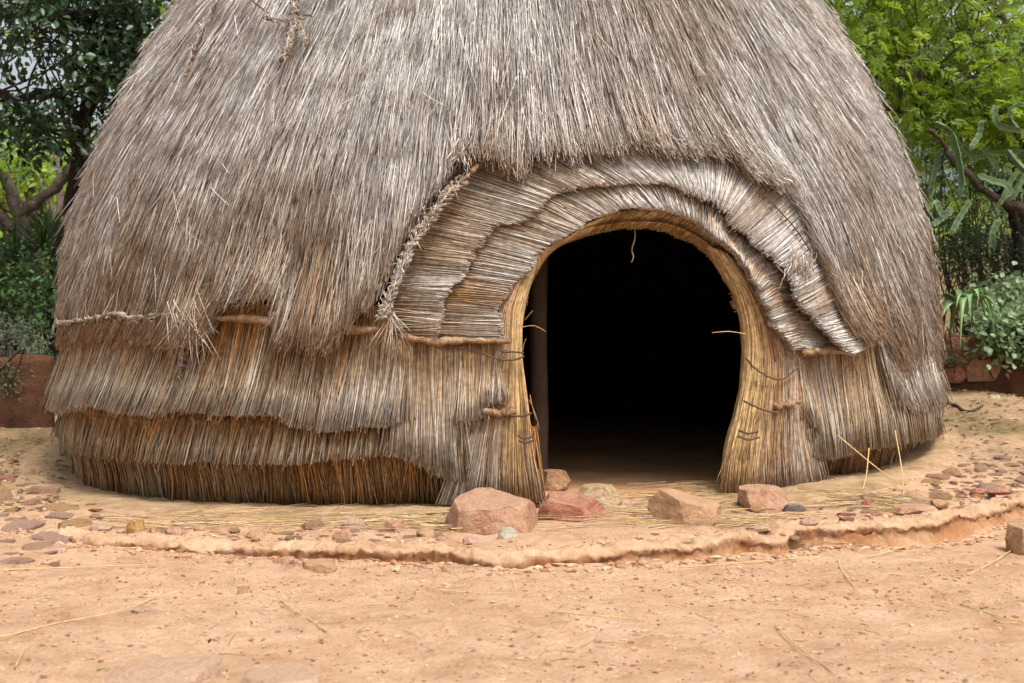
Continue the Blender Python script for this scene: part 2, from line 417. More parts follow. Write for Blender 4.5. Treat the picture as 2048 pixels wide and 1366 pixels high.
def hang(name, edge, root, n, a, b, off0, off1, rad, age0, age1, thick=.045, zj=.006, K=5, slj=.05, sl=1., mat=None, splay=.02, clump=26,
         label=None, agej=.12, lenj=.0, seed=1, edge_noise=.007, age_pow=1.):
    """straws hanging from root(phi) to edge(phi)"""
    phi = RNG.uniform(a, b, n); dep = RNG.uniform(0, 1, n)               # dep 0 = outermost
    zt = edge(phi) + RNG.normal(0, zj, n) - (RNG.random(n) < .03) * RNG.uniform(0, .04, n) + edge_noise * 2 * vnoise(phi * 40, 0, seed) + dep * .003
    zr = root(phi) if callable(root) else np.full(n, root)
    zr = np.maximum(zr + RNG.uniform(-.02, .05, n), zt + .06)
    zr = zr - lenj * RNG.random(n) * (zr - zt)
    t = np.linspace(0, 1, K)[None]
    z = zr[:, None] + (zt - zr)[:, None] * t
    cl = vnoise(phi * clump, dep * 3, seed + 3) * 2
    lat = (sl * slant(phi) + slj * cl * .5 + RNG.normal(0, slj, n))[:, None] * (zr[:, None] - z) / 3.0
    curve = RNG.normal(0, .006, n)[:, None] * t * t / 3.0 * 2
    ph = phi[:, None] + lat - (sl * slant(phi) * (zr - zt) / 3.0)[:, None] + curve
    o = off0 + (off1 - off0) * t ** 1.3 - thick * dep[:, None] * (.35 + .65 * t)
    bump = vnoise(phi * clump * .6, 4.2, seed + 9)[:, None] * .035 * t
    stray = (RNG.random(n) < .05)[:, None] * RNG.uniform(0, .04, n)[:, None] * t ** 2
    o = o + bump + RNG.normal(0, splay * .22, n)[:, None] * t + stray
    P, Nn = surf(ph, z, o)
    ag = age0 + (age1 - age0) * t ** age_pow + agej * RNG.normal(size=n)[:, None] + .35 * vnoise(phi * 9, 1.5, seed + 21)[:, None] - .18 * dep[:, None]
    o_ = straw_mesh(name, P, Nn, rad * RNG.uniform(.65, 1.3, n), np.clip(ag, 0, 1), RNG.random(n), mat or M_REED)
    return hp(o_, label)

# hems (photo pixels, left to right)
E_BASE = Edge([(123, 962), (147, 981), (215, 991), (342, 1005), (444, 1005), (547, 1008), (684, 1012), (748, 1008), (885, 1007), (960, 1008), (1073, 1006)], -.07)
E_T2 = Edge([(96, 872), (120, 897), (205, 906), (260, 913), (290, 919), (410, 919), (513, 923), (581, 923), (650, 916), (697, 913), (748, 909),
             (806, 907), (840, 914)], -.07)
E_T1 = Edge([(89, 793), (113, 813), (144, 824), (212, 807), (239, 820), (328, 830), (373, 817), (468, 830), (578, 827), (608, 848), (643, 858), (700, 860),
             (728, 847), (772, 850), (810, 839)], -.03)
E_PANEL = Edge([(798, 905), (840, 913), (858, 921), (885, 942), (912, 955), (917, 900), (922, 842), (955, 836), (970, 805), (1005, 800)], -.04)
ROOF_L = [(109, 697), (205, 680), (297, 690), (342, 697), (390, 690), (427, 682), (437, 622), (495, 605), (554, 608), (560, 697), (600, 697), (603, 640),
          (607, 690), (640, 702), (667, 700), (690, 668), (705, 655), (716, 630), (745, 628), (758, 612), (775, 570), (800, 510), (830, 455), (870, 410), (905, 362),
          (935, 320), (953, 337), (1022, 350), (1052, 347), (1104, 340), (1117, 323), (1155, 337), (1206, 316), (1240, 320), (1262, 306), (1305, 320),
          (1348, 308), (1382, 321), (1416, 318), (1450, 318), (1478, 342), (1512, 362), (1546, 379), (1570, 381), (1587, 403), (1614, 466), (1632, 516),
          (1656, 571), (1690, 650), (1717, 677), (1741, 682), (1748, 655), (1768, 655), (1776, 690), (1800, 712), (1840, 716), (1881, 700), (1900, 690)]
E_ROOF = Edge(ROOF_L, .02)
E_RPANEL = Edge([(1597, 745), (1600, 834), (1618, 861), (1621, 914), (1656, 913), (1676, 904), (1717, 897), (1738, 892), (1752, 892)], -.05)
E_RTIER = Edge([(1745, 893), (1768, 892), (1792, 889), (1840, 879), (1881, 865)], -.03)
E_RMID = Edge([(1772, 745), (1790, 790), (1830, 812), (1893, 800)], .0)
E_RBASE = Edge([(1432, 985), (1520, 975), (1600, 962), (1690, 957), (1780, 947), (1835, 927)], -.16)

D2 = math.radians
# base reeds standing in the ground
hang('base_tier', E_BASE, .36, 4300, -D2(100), E_BASE.b, -.03, -.06, .0046, .44, .58, thick=.05, zj=.012, sl=.3, label='dark brown bottom tier of reeds standing in the mud', seed=2, agej=.09, slj=.09)
hang('base_tier', E_RBASE, .34, 3000, hit(1600, 900, -.16)[0], D2(100), -.08, -.13, .0044, .44, .58, thick=.05, sl=.2, label='short brown bottom tier of reeds right of the doorway', seed=3, slj=.09)
hang('lower_tier', E_T2, .50, 4000, -D2(100), hit(845, 900, -.07)[0], -.06, .04, .0046, .36, .86, thick=.06, sl=.75, label='second tier of trimmed reeds', seed=4, slj=.09, age_pow=1.6)
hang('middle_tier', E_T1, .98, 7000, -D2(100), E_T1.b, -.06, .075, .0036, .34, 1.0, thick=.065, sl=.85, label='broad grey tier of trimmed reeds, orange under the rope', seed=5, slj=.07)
hang('door_side_panel', E_PANEL, lambda p: np.full(p.shape, .80), 2600, E_PANEL.a, E_PANEL.b, -.02, .045, .0040, .54, .92, thick=.05, sl=.0, label='reed panel left of the doorway', seed=6)
hang('door_side_panel', E_RPANEL, lambda p: np.full(p.shape, .80), 3000, E_RPANEL.a, E_RPANEL.b, -.05, .015, .0038, .66, .88, thick=.06, sl=.15, label='tan straw panel right of the doorway', seed=7)
hang('lower_tier', E_RTIER, lambda p: np.full(p.shape, .95), 4600, E_RTIER.a, D2(100), -.06, .02, .0038, .60, .88, thick=.07, sl=.5, label='loose tan tier on the right of the hut', seed=8, lenj=.5)

hang('middle_tier', E_RMID, lambda p: np.full(p.shape, 1.05), 3600, E_RMID.a, D2(100), -.04, .05, .0032, .60, .86, thick=.07, sl=.5, label='loose grey locks at the right edge of the hut', seed=9, lenj=.5, zj=.03, mat=M_STRAW)

def roof():
    # courses of long grass laid over the dome
    n = 100000
    s_top, s_bot = s_of_z(3.75), s_of_z(.45)
    u = RNG.random(n * 2); s0 = s_bot + (s_top - s_bot + .5) * u
    phi0 = RNG.uniform(-D2(104), D2(104), n * 2)
    keep = RNG.random(n * 2) < np.clip(np.interp(s0, PS, PR) / 3.05, .2, 1) * np.where(abs(phi0) > D2(85), .6, 1)
    s0, phi0 = s0[keep][:n], phi0[keep][:n]; n = len(s0)
    # courses: pull the tips towards course lines
    L = RNG.uniform(.36, .85, n)
    course = .30
    st = s0 - L
    line = vnoise(phi0 * 4, 0, 31) * .9 + vnoise(phi0 * 17, 0, 32) * .30
    c = np.round((st - line) / course) * course + line
    pull = (RNG.random(n) < .30)
    st = np.where(pull, c + RNG.normal(0, .03, n), st)
    dep = RNG.random(n)
    M = 16; tt = np.linspace(0, 1, M)[None]
    cl = vnoise(phi0 * 30, s0 * 5, 33) * 2
    sl = slant(phi0) * np.interp(z_of_s(s0), [.6, 2.2, 3.2], [1.0, .55, .25]) + .05 * cl + RNG.normal(0, 1, n) * np.where(RNG.random(n) < .15, .15, .05) * (1 + 5 * np.clip(vnoise(phi0 * 6, s0 * 2.4, 51) - .22, 0, 1))
    bend = RNG.normal(0, .014, n)
    def path(t):
        s = s0[:, None] + (st - s0)[:, None] * t
        z = z_of_s(s); r = np.maximum(Rz(z), .3)
        ph = phi0[:, None] + (sl[:, None] * (s0[:, None] - s) + bend[:, None] * t * t) / r
        return ph, z
    ph, z = path(tt)
    jit = (RNG.normal(0, 1, n) * (.022 + .09 * sstep(D2(42), D2(52), phi0)))[:, None] + np.where(phi0 < -D2(3), .035, .09)[:, None] * vnoise(ph * 42, .5, 37) + .05 * vnoise(ph * 130, .5, 38)
    ok = z > E_ROOF(ph) + jit
    good = np.cumprod(ok, axis=1).sum(1)
    tmax = np.clip((good - 1) / (M - 1), 0, 1)
    kp = tmax > .22
    global _roofkeep
    K = 5
    t = tmax[:, None] * np.linspace(0, 1, K)[None]
    ph, z = path(t)
    ts = np.linspace(0, 1, K)[None]
    cut = tmax < .97
    tipo = np.where(cut, .115 - .09 * sstep(D2(30), D2(55), abs(phi0 - D2(5))), np.where(pull, .028, .012)) + vnoise(phi0 * 24, s0 * 3, 35) * .05 + vnoise(phi0 * 5, s0 * 1.8, 36) * .05
    o = -.045 + (tipo + .045)[:, None] * ts ** 1.15 - .05 * dep[:, None] + RNG.normal(0, .006, n)[:, None] * ts
    stray = (RNG.random(n) < .025)[:, None] * RNG.uniform(.01, .07, n)[:, None] * ts ** 2
    o = o + stray
    P, Nn = surf(ph, z, o)
    zz = z[:, -1]
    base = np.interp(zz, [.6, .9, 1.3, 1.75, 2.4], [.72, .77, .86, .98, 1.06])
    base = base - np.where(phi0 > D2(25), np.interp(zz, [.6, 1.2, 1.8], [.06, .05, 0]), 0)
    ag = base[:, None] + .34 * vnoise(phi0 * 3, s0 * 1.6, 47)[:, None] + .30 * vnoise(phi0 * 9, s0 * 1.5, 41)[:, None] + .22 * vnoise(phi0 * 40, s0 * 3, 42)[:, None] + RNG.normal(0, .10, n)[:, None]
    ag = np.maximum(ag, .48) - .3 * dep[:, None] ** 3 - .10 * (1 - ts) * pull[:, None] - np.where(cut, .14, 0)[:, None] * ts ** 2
    rn = np.clip(RNG.random(n) * .9 + .05 + vnoise(phi0 * 60, s0 * 3, 44) * .45, 0, 1)
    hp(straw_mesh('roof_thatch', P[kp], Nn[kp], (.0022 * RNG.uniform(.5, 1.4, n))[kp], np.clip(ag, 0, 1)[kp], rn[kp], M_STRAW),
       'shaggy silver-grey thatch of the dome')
roof()

# ------------------------------------------------------------------ door hood: straws laid round the arch
HO = [(796, 684), (790, 640), (800, 600), (812, 560), (835, 500), (865, 440), (905, 385), (950, 345), (1030, 318), (1110, 300), (1200, 288), (1300, 283),
      (1400, 290), (1480, 312), (1550, 352), (1603, 402), (1640, 480), (1672, 560), (1705, 640), (1742, 690)]
HM = [(868, 684), (875, 645), (885, 617), (899, 586), (930, 545), (960, 490), (988, 455), (1022, 447), (1053, 430), (1107, 398), (1159, 378), (1213, 371), (1261, 367),
      (1330, 366), (1377, 386), (1416, 403), (1444, 427), (1461, 455), (1498, 485), (1529, 506), (1560, 543), (1594, 605), (1621, 639), (1649, 673), (1690, 708)]
HN = [(1416, 425), (1440, 455), (1470, 490), (1500, 512), (1530, 548), (1560, 591), (1594, 639), (1612, 697)]
HI = [(998, 684), (998, 627), (1018, 586), (1030, 565), (1059, 537), (1083, 505), (1107, 487), (1148, 465), (1175, 446), (1227, 426), (1261, 419), (1330, 422), (1377, 436),
      (1416, 463), (1450, 489), (1478, 516), (1509, 561), (1533, 612), (1553, 653), (1594, 700)]

def ruled(name, A, B, n, offA, offB, rad, age0, age1, ext=.3, tw=0., thick=.05, endj=.012, K=5, label=None, seed=1, mat=None, offAz=0., s0=0., s1=1., inpull=0., agej=.12, shorts=.35):
    a = smooth_path(hits(A, offA), 200); b = smooth_path(hits(B, offB), 200)
    s = RNG.uniform(s0, s1, n); g = np.linspace(0, 1, 200)
    twv = tw(s) if callable(tw) else tw
    sa = np.clip(s + twv + .006 * vnoise(s * 60, 0, seed) * 2 + RNG.normal(0, .004, n), 0, 1)
    ax, az = np.interp(sa, g, a[:, 0]), np.interp(sa, g, a[:, 1])
    bx, bz = np.interp(s, g, b[:, 0]), np.interp(s, g, b[:, 1])
    dep = RNG.random(n)
    end = 1 + (RNG.normal(0, endj, n) + .07 * vnoise(s * 70, 0, seed + 5) + .11 * vnoise(s * 18, 0, seed + 6) - .05 * dep)
    st = np.where(RNG.random(n) < shorts, RNG.uniform(.0, .6, n), -ext)
    t = st[:, None] + (end - st)[:, None] * np.linspace(0, 1, K)[None]
    ph = ax[:, None] + (bx - ax)[:, None] * t; z = az[:, None] + (bz - az)[:, None] * t
    o = offA + (offB - offA) * np.clip(t, 0, 1.2) ** 1.1 - thick * dep[:, None] * (.4 + .6 * np.clip(t, 0, 1)) + RNG.normal(0, .005, n)[:, None]
    if seed == 11: o = o + np.interp(s, [.5, .72, 1], [0, .05, .06])[:, None] * np.clip(t, 0, 1)
    o = o + .03 * vnoise(s * 30, 0, seed + 7)[:, None] * t - np.where(t < 0, -t * .12, 0) - inpull * np.clip(t, 0, 1) ** 4
    P, Nn = surf(ph, z, o)
    ag = age0 - np.interp(s, [0, .3, .55, 1], [.14, .13, .02, .0])[:, None] + (age1 - age0) * np.clip(t, 0, 1) + .4 * vnoise(s * 14, 0, seed + 8)[:, None] + RNG.normal(0, agej, n)[:, None] - .2 * dep[:, None]
    return hp(straw_mesh(name, P, Nn, rad * RNG.uniform(.65, 1.3, n), np.clip(ag, 0, 1), RNG.random(n), mat or M_STRAW), label)

twl = lambda s: np.interp(s, [0, .25, .5, .7, 1], [-.0, -.035, -.03, 0, .02])
ruled('hood_layer', HO, HM, 13000, -.04, .055, .0024, .68, .90, tw=twl, seed=11, label='outer straw layer of the hood over the doorway', thick=.05, endj=.035)
ruled('hood_layer', HM, HI, 12000, .0, .03, .0024, .64, .92, tw=lambda s: twl(s) * .6, seed=12, label='inner straw layer of the hood over the doorway', ext=.5, thick=.05, endj=.03)
ruled('hood_layer', HN, HI[13:], 3200, .02, .08, .0025, .6, .9, seed=13, label='short extra straw layer on the right flank of the hood', ext=.3, endj=.04)
LIP_A = HI[2:-2]
LIP_B = [(1050, 610)] + DOOR_PX[5:16]
ruled('hood_lip', LIP_A, LIP_B, 6500, -.03, -.13, .0026, .22, .14, seed=14, label='orange trimmed underside of the hood', ext=.4, thick=.07, endj=.05, mat=M_STRAW, agej=.07, shorts=.2)

# jambs: upright golden bundles at both sides of the opening
def jamb(name, inner, outer, n, label, seed, flare, rad=.0034, wrap=.14, agefn=None):
    a = smooth_path(hits(inner, -.04), 120); b = smooth_path(hits(outer, -.03), 120); g = np.linspace(0, 1, 120)
    q = RNG.uniform(-.35, 1, n); t0 = np.where(RNG.random(n) < .5, RNG.uniform(0, .12, n), RNG.uniform(0, .7, n))
    t1 = np.minimum(1, t0 + RNG.uniform(.35, .8, n)); t1 = np.where(RNG.random(n) < .45, 1, t1)
    K = 8; t = t0[:, None] + (t1 - t0)[:, None] * np.linspace(0, 1, K)[None]
    qq = np.clip(q[:, None] + RNG.normal(0, .11, n)[:, None] * (t - .4) + .03 * vnoise(q * 9, t0 * 4, seed)[:, None], -.4, 1.1)
    qc = np.maximum(qq, 0)
    ph = np.interp(t, g, a[:, 0]) * (1 - qc) + np.interp(t, g, b[:, 0]) * qc
    z = np.interp(t, g, a[:, 1]) * (1 - qc) + np.interp(t, g, b[:, 1]) * qc
    roll = np.clip(-qq, 0, .4) / .4
    ph = ph + roll * wrap * .0085 * np.degrees(ph)
    o = -.015 - wrap * roll + .02 * np.sin(np.clip(qq, 0, 1) * np.pi) - RNG.random(n)[:, None] * .045 + flare * np.clip((t - .75) / .25, 0, 1) ** 1.6
    P, Nn = surf(ph, z, o)
    ag = agefn(q, t) + RNG.normal(0, .12, n)[:, None] + .25 * vnoise(q * 12, 0, seed + 4)[:, None]
    hp(straw_mesh(name, P, Nn, rad * RNG.uniform(.6, 1.25, n), np.clip(ag, 0, 1), np.clip(.5 + RNG.normal(0, .42, n), 0, 1), M_STRAW), label)

jamb('door_jamb', [(1084, 500), (1056, 570), (1043, 640), (1042, 720), (1054, 800), (1064, 900), (1082, 1000)],
     [(1046, 530), (1016, 575), (994, 640), (994, 700), (965, 785), (938, 850), (915, 930), (893, 1005)], 2600,
     'golden straw bundle forming the left side of the doorway', 51, .05, agefn=lambda q, t: .05 + .5 * np.clip(q, 0, 1)[:, None] + .28 * sstep(.45, 1, t))
jamb('door_jamb', [(1415, 490), (1463, 560), (1484, 620), (1491, 690), (1488, 760), (1475, 830), (1452, 910), (1434, 988)],
     [(1470, 520), (1535, 610), (1590, 690), (1606, 740), (1610, 800), (1618, 850), (1625, 910), (1625, 966)], 3800,
     'golden straw bundle flaring out on the right side of the doorway', 52, .06, wrap=.15,
     agefn=lambda q, t: .10 + .50 * np.clip(q, 0, 1)[:, None] ** 1.0 + .10 * sstep(.7, 1, t))

# ------------------------------------------------------------------ poles, rope, braid, twine
def on(px, py, off): p, z = hit(px, py, off); return surf(np.array(p), np.array(z), off)[0]
def on_path(pts, off, n): 
    o = np.broadcast_to(off, (len(pts),))
    return smooth_path(np.array([on(x, y, k) for (x, y), k in zip(pts, o)]), n)

for pts, r, off, lab in [([(432, 634), (540, 643), (650, 656), (758, 664)], .024, .02, 'long peeled pole under the roof hem'),
                         ([(800, 678), (880, 681), (960, 679), (1024, 681)], .023, .04, 'knobbly pole under the left end of the hood'),
                         ([(956, 824), (1028, 826)], .019, .02, 'short stick end left of the doorway'),
                         ([(1606, 707), (1668, 700)], .019, .05, 'short stick end under the right end of the hood'),
                         ([(1549, 814), (1600, 805)], .018, .03, 'short stick end right of the doorway'),
                         ([(918, 378), (958, 338)], .014, .08, 'thin peeled stick at the top of the braid')]:
    p = on_path(pts, off, 44); rg = np.random.default_rng(len(lab)); u = np.linspace(0, 1, 44)
    rr = r * .92 * (1 + .75 * fbm(u * (len(lab) % 5 + 5), 0, len(lab), 4)) * np.interp(u, [0, .03, .8, .97, 1], [.8, 1, .95, .75, .45])
    p = p + np.stack([fbm(u * 7, k, len(lab), 3) for k in range(3)], 1) * r * .9
    hp(tube_obj('pole', [p], [rr], M_WOOD, None, 10), lab)

def twisted(name, pts, off, r, turns, strands=2, label=None, n=160, fuzz=60, braid=False):
    c = on_path(pts, off, n)
    T = np.gradient(c, axis=0); T /= np.linalg.norm(T, axis=1, keepdims=True)
    nr = np.stack([c[:, 0] - HC[0], c[:, 1] - HC[1], 0 * c[:, 0]], 1); nr /= np.linalg.norm(nr, axis=1, keepdims=True)
    S = np.cross(T, nr); S /= np.linalg.norm(S, axis=1, keepdims=True); U = np.cross(S, T)
    t = np.linspace(0, 1, n); paths, rads = [], []
    for k in range(strands):
        a = 2 * np.pi * (turns * t + k / strands)
        x, y = (np.sin(a) * r * 1.5, np.sin(2 * a) * r * .6) if braid else (np.cos(a) * r * .62, np.sin(a) * r * .62)
        wx, wy = r * .9 * fbm(t * 22, k * 3, 6, 3), r * .9 * fbm(t * 22, k * 3, 8, 3)
        paths.append(c + S * (x + wx)[:, None] + U * (y + wy)[:, None]); rads.append(r * .66 * (1 + .7 * fbm(t * 34, k, 5, 3)))
    o = hp(tube_obj(name, paths, rads, M_ROPE, None, 7, True), label)
    if fuzz:
        i = RNG.integers(4, n - 4, fuzz); ln = RNG.uniform(.02, .07, fuzz)
        d = T[i] * RNG.choice([-1, 1], fuzz)[:, None] + S[i] * RNG.normal(0, .8, (fuzz, 1)) + U[i] * RNG.uniform(0, .5, (fuzz, 1))
        d /= np.linalg.norm(d, axis=1, keepdims=True)
        st = c[i] + U[i] * r * .8
        P = st[:, None] + d[:, None] * ln[:, None, None] * np.linspace(0, 1, 3)[None, :, None]
        f = straw_mesh('frayed_fibres', P, np.repeat(U[i][:, None], 3, 1), np.full(fuzz, .0018), np.full((fuzz, 3), .85), RNG.random(fuzz), M_STRAW)
        f.parent = o; f['kind'] = 'stuff'
    return o

twisted('rope', [(116, 650), (150, 645), (190, 640), (225, 631), (243, 630), (262, 639), (300, 637), (338, 631)], .05, .016, 15, 2, 'thick twisted grass rope round the foot of the roof')
twisted('braid', [(762, 640), (775, 612), (788, 575), (800, 545), (826, 492), (860, 445), (900, 392), (926, 366)], .085, .0145, 9, 3, 'plaited grass braid edging the left of the hood', braid=True, fuzz=260)
twisted('rope', [(440, -20), (432, 10), (415, 45), (398, 85), (384, 120), (370, 160)], .05, .0095, 12, 2, 'knotted rope running down the left of the dome')
twisted('rope', [(592, -20), (588, 20), (588, 50), (582, 80), (568, 130)], .055, .012, 9, 3, 'frayed braided rope hanging from the top of the dome', braid=True, fuzz=120)
twisted('rope', [(590, 45), (603, 70), (612, 98)], .055, .012, 4, 2, None, n=60, fuzz=30)
twisted('rope', [(526, 44), (560, 52), (590, 48), (622, 40)], .06, .010, 6, 2, 'thin rope tied across the hanging braid', n=80, fuzz=40)
twisted('rope', [(365, 690), (368, 715), (362, 745), (366, 765)], .03, .012, 4, 2, 'frayed rope end dangling below the rope', n=80, fuzz=30)

def twine(pts, off, r=.0055, label=None, n=50):
    c = on_path(pts, off, n) + RNG.normal(0, .0012, (n, 3))
    return hp(tube_obj('twine', [c], [r], M_TWINE, None, 6), label)
twine([(485, -10), (510, 15), (535, 34)], .05)
twine([(872, 690), (920, 696), (960, 706), (1000, 719), (1030, 719), (1048, 712)], .035)
twine([(1005, 704), (1030, 704), (1046, 706)], .035)
twine([(1020, 832), (1045, 833), (1062, 828)], .035)
twine([(1036, 870), (1050, 876), (1067, 872)], .045)
twine([(1038, 881), (1052, 884), (1067, 880)], .045)
twine([(1492, 716), (1510, 737), (1540, 755), (1565, 758), (1590, 740), (1605, 724)], .035)
twine([(1487, 803), (1505, 812), (1530, 822), (1556, 826)], .04)
twine([(1477, 860), (1496, 866), (1517, 862)], .055)
twine([(1475, 871), (1495, 878), (1518, 874)], .055)
st = on_path([(1513, 388), (1535, 402), (1560, 427), (1590, 460), (1618, 500), (1630, 522)], .05, 60)
paths, rads = [st], [.004]
for i in range(3, 58, 4):
    v = st[i + 1] - st[i - 1]; v /= np.linalg.norm(v); s_ = np.cross(v, [0, -1, 0.1]); paths.append(np.array([st[i] - s_ * .022, st[i] + [0, -.004, 0], st[i] + s_ * .022])); rads.append(.003)
hp(tube_obj('stitching', paths, rads, M_TWINE, None, 5), 'dark stitched twine on the right of the hood')
# a string hanging in the doorway and loose wisps round it
p0 = on(1268, 446, -.1)
hp(tube_obj('hanging_string', [smooth_path([p0, p0 + [.004, 0, -.06], p0 + [-.012, .0, -.12], p0 + [-.004, .0, -.16], p0 + [-.016, 0, -.19]], 24)], [.0035], M_WOOD, None, 5), 'frayed string hanging in the doorway')
wis = []
for (x0, y0), (x1, y1), bow in [((1044, 655), (1092, 664), .02), ((1050, 640), (1066, 622), 0), ((1490, 668), (1424, 666), .01), ((1045, 700), (1052, 678), .01), ((1058, 800), (1080, 860), .015),
                                ((1060, 790), (1072, 840), -.01), ((1440, 975), (1480, 860), .01), ((1455, 905), (1432, 960), .0), ((1470, 860), (1445, 940), .01)]:
    a, b = on(x0, y0, .02), on(x1, y1, .05); m_ = (a + b) / 2 + [0, 0, bow]; wis.append(smooth_path([a, m_, b], 5))
for q in wis: hp(straw_mesh('loose_wisp', q[None], np.tile([0, -1., .1], (1, 5, 1)), np.full(1, .0026), np.full((1, 5), .2), RNG.random(1), M_STRAW))
def strays():
    # single grass blades lying askew on the dome
    n = 420; phi = RNG.uniform(-D2(85), D2(85), n); z = RNG.uniform(.75, 3.3, n); ok = z > E_ROOF(phi) + .12; phi, z = phi[ok], z[ok]; n = len(z)
    a = RNG.normal(0, .5, n) + slant(phi) * .6; L_ = RNG.uniform(.06, .26, n); t = np.linspace(0, 1, 5)[None]; c = RNG.normal(0, .25, n)[:, None]
    zz = z[:, None] - L_[:, None] * np.cos(a)[:, None] * t; ph = phi[:, None] + (L_ * np.sin(a))[:, None] * (t + c * t * t) / 2.8
    P, Nn = surf(ph, zz, .035 + RNG.uniform(0, .035, n)[:, None] * t ** 2 + 0 * ph)
    o = hp(straw_mesh('stray_blades', P, Nn,   .0017 * RNG.uniform(.6, 1.2, n), np.clip(RNG.normal(.85, .15, (n, 1)), 0, 1) * np.ones((1, 5)), np.clip(RNG.random(n) * .5 + .5, 0, 1), M_STRAW), 'single blades of dry grass lying askew on the thatch'); o['kind'] = 'stuff'
strays()

# loose tuft bursting over the rope, and stray stalks on the tiers
def tuft(name, cx, cy, n, spread, down, off, label):
    P = []
    for i in range(n):
        x0, y0 = cx + random.gauss(0, spread), cy + random.gauss(0, spread * 1.1)
        a = random.gauss(0, .35); L = random.uniform(.4, 1) * down
        x1, y1 = x0 + math.sin(a) * L, y0 + math.cos(a) * L
        p = on(x0, y0, off); q = on(x1, y1, off + random.uniform(0, .06)); m_ = (p + q) / 2 + np.array([0, -.012, .0])
        P.append(smooth_path([p, m_, q], 4))
    P = np.array(P)
    hp(straw_mesh(name, P, np.tile([0, -1., .1], (n, 4, 1)), .0026 * RNG.uniform(.7, 1.2, n), np.clip(RNG.normal(.68, .12, (n, 1)), 0, 1) * np.ones((1, 4)), RNG.random(n), M_STRAW), label)
tuft('loose_tuft', 375, 625, 46, 16, 110, .06, 'messy tuft of straw bursting over the rope')
tuft('loose_tuft', 928, 318, 50, 10, 30, .09, 'frayed tuft above the braid')
tuft('loose_tuft', 784, 630, 40, 4, 90, .05, 'pale straw lock at the foot of the braid')
tuft('loose_tuft', 1600, 520, 60, 14, 40, .085, 'yellow loose straws on the right of the hood')

# mud plinth, floor and the post inside
GT_P = np.radians([-180, -110, -75, -60, -40, -24, -8, 8, 20, 35, 50, 75, 110, 180]); GT_Z = [-.1, -.14, -.135, -.115, -.09, -.06, -.03, -.02, -.01, .03, .025, .03, .05, 0]
def base_z(phi): return np.interp(phi, GT_P, GT_Z)

KERB_PX = [(60, 1058), (110, 1068), (205, 1086), (308, 1090), (410, 1091), (564, 1098), (697, 1105), (800, 1107), (900, 1109), (990, 1119), (1040, 1119), (1065, 1112), (1150, 1110),
           (1250, 1100), (1348, 1091), (1416, 1088), (1478, 1079), (1553, 1078), (1594, 1062), (1690, 1057), (1758, 1054), (1861, 1047), (1929, 1027), (1997, 1013), (2045, 1003), (2120, 985), (2240, 955)]
_kz = -.075
KERB = np.array([at_z(x, y, _kz + .03 * (x - 1000) / 1000) for x, y in KERB_PX])
_kphi = np.arctan2(KERB[:, 0] - HC[0], HC[1] - KERB[:, 1]); _krho = np.hypot(KERB[:, 0] - HC[0], KERB[:, 1] - HC[1])
_oo = np.argsort(_kphi); _kphi, _krho = _kphi[_oo], _krho[_oo]
def kerb_rho(phi): return np.interp(phi, np.concatenate([[-1.6], _kphi, [1.6]]), np.concatenate([[4.6], _krho, [4.4]]))

def kerb_amt(phi):                                # 1 where the step exists
    return sstep(_kphi[0] - .0, _kphi[0] + .06, phi) * (1 - sstep(1.15, 1.35, phi))

def gz(x, y, micro=True):
    x = np.asarray(x, float); y = np.asarray(y, float)
    dx, dy = x - HC[0], HC[1] - y
    rho = np.hypot(dx, dy); phi = np.arctan2(dx, dy)
    kr = kerb_rho(phi); t = np.clip((rho - 3.0) / np.maximum(kr - 3.0, .2), 0, 1)
    terr = base_z(phi) * (1 - t) + (_kz + .03 * np.clip(x, -3, 3) / 2.3 + .012) * t
    yard = -.118 + .0 * x
    yard = np.where(x > 0, yard - .006 * np.clip(x, 0, 4), yard)
    k = sstep(-.15, -.05, rho - kr)
    soft = sstep(-.5, .6, rho - kr)
    ka = kerb_amt(phi); kk = k * ka + soft * (1 - ka)
    z = terr * (1 - kk) + yard * kk
    back_r = sstep(8.2, 13.2, y) * sstep(1.5, 4.0, x); back_l = sstep(8.5, 12, y) * sstep(-1.5, -3.6, x)
    z = z + .40 * back_r + .22 * back_l + .22 * np.clip(y - 15, 0, 11) * sstep(14, 22, y)
    if micro:
        fade = 1 - sstep(9, 16, rho)
        z = z + fade * (.022 * fbm(x * 1.7, y * 1.7, 61, 3) + .016 * fbm(x * 8, y * 8, 63, 5) - .012 * np.maximum(vnoise(x * 7, y * 7, 66) - .2, 0))
    return z

def ring_mesh(name, rhos, phis, zfun, mat, close, parent=None, attrs=None):
    RH, PHI = np.meshgrid(rhos, phis, indexing='ij') if np.ndim(rhos) == 1 else (rhos, np.broadcast_to(phis, rhos.shape))
    X = HC[0] + RH * np.sin(PHI); Y = HC[1] - RH * np.cos(PHI); Z = zfun(X, Y, RH, PHI)
    idx = np.arange(X.size).reshape(X.shape)
    if close:
        nx = np.roll(idx, -1, 1); q = np.stack([idx[:-1], idx[1:], nx[1:], nx[:-1]], -1)
    else:
        q = np.stack([idx[:-1, :-1], idx[1:, :-1], idx[1:, 1:], idx[:-1, 1:]], -1)
    at = {k: f(X, Y) for k, f in (attrs or {}).items()}
    return mesh_obj(name, np.stack([X, Y, Z], -1).reshape(-1, 3), [q.reshape(-1, 4)], mat, parent, at)

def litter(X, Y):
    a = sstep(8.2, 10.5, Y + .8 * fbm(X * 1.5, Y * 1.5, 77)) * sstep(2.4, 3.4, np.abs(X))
    return np.clip(a * (.65 + .9 * fbm(X * 2.5, Y * 2.5, 78)) + sstep(14, 17, Y), 0, 1)

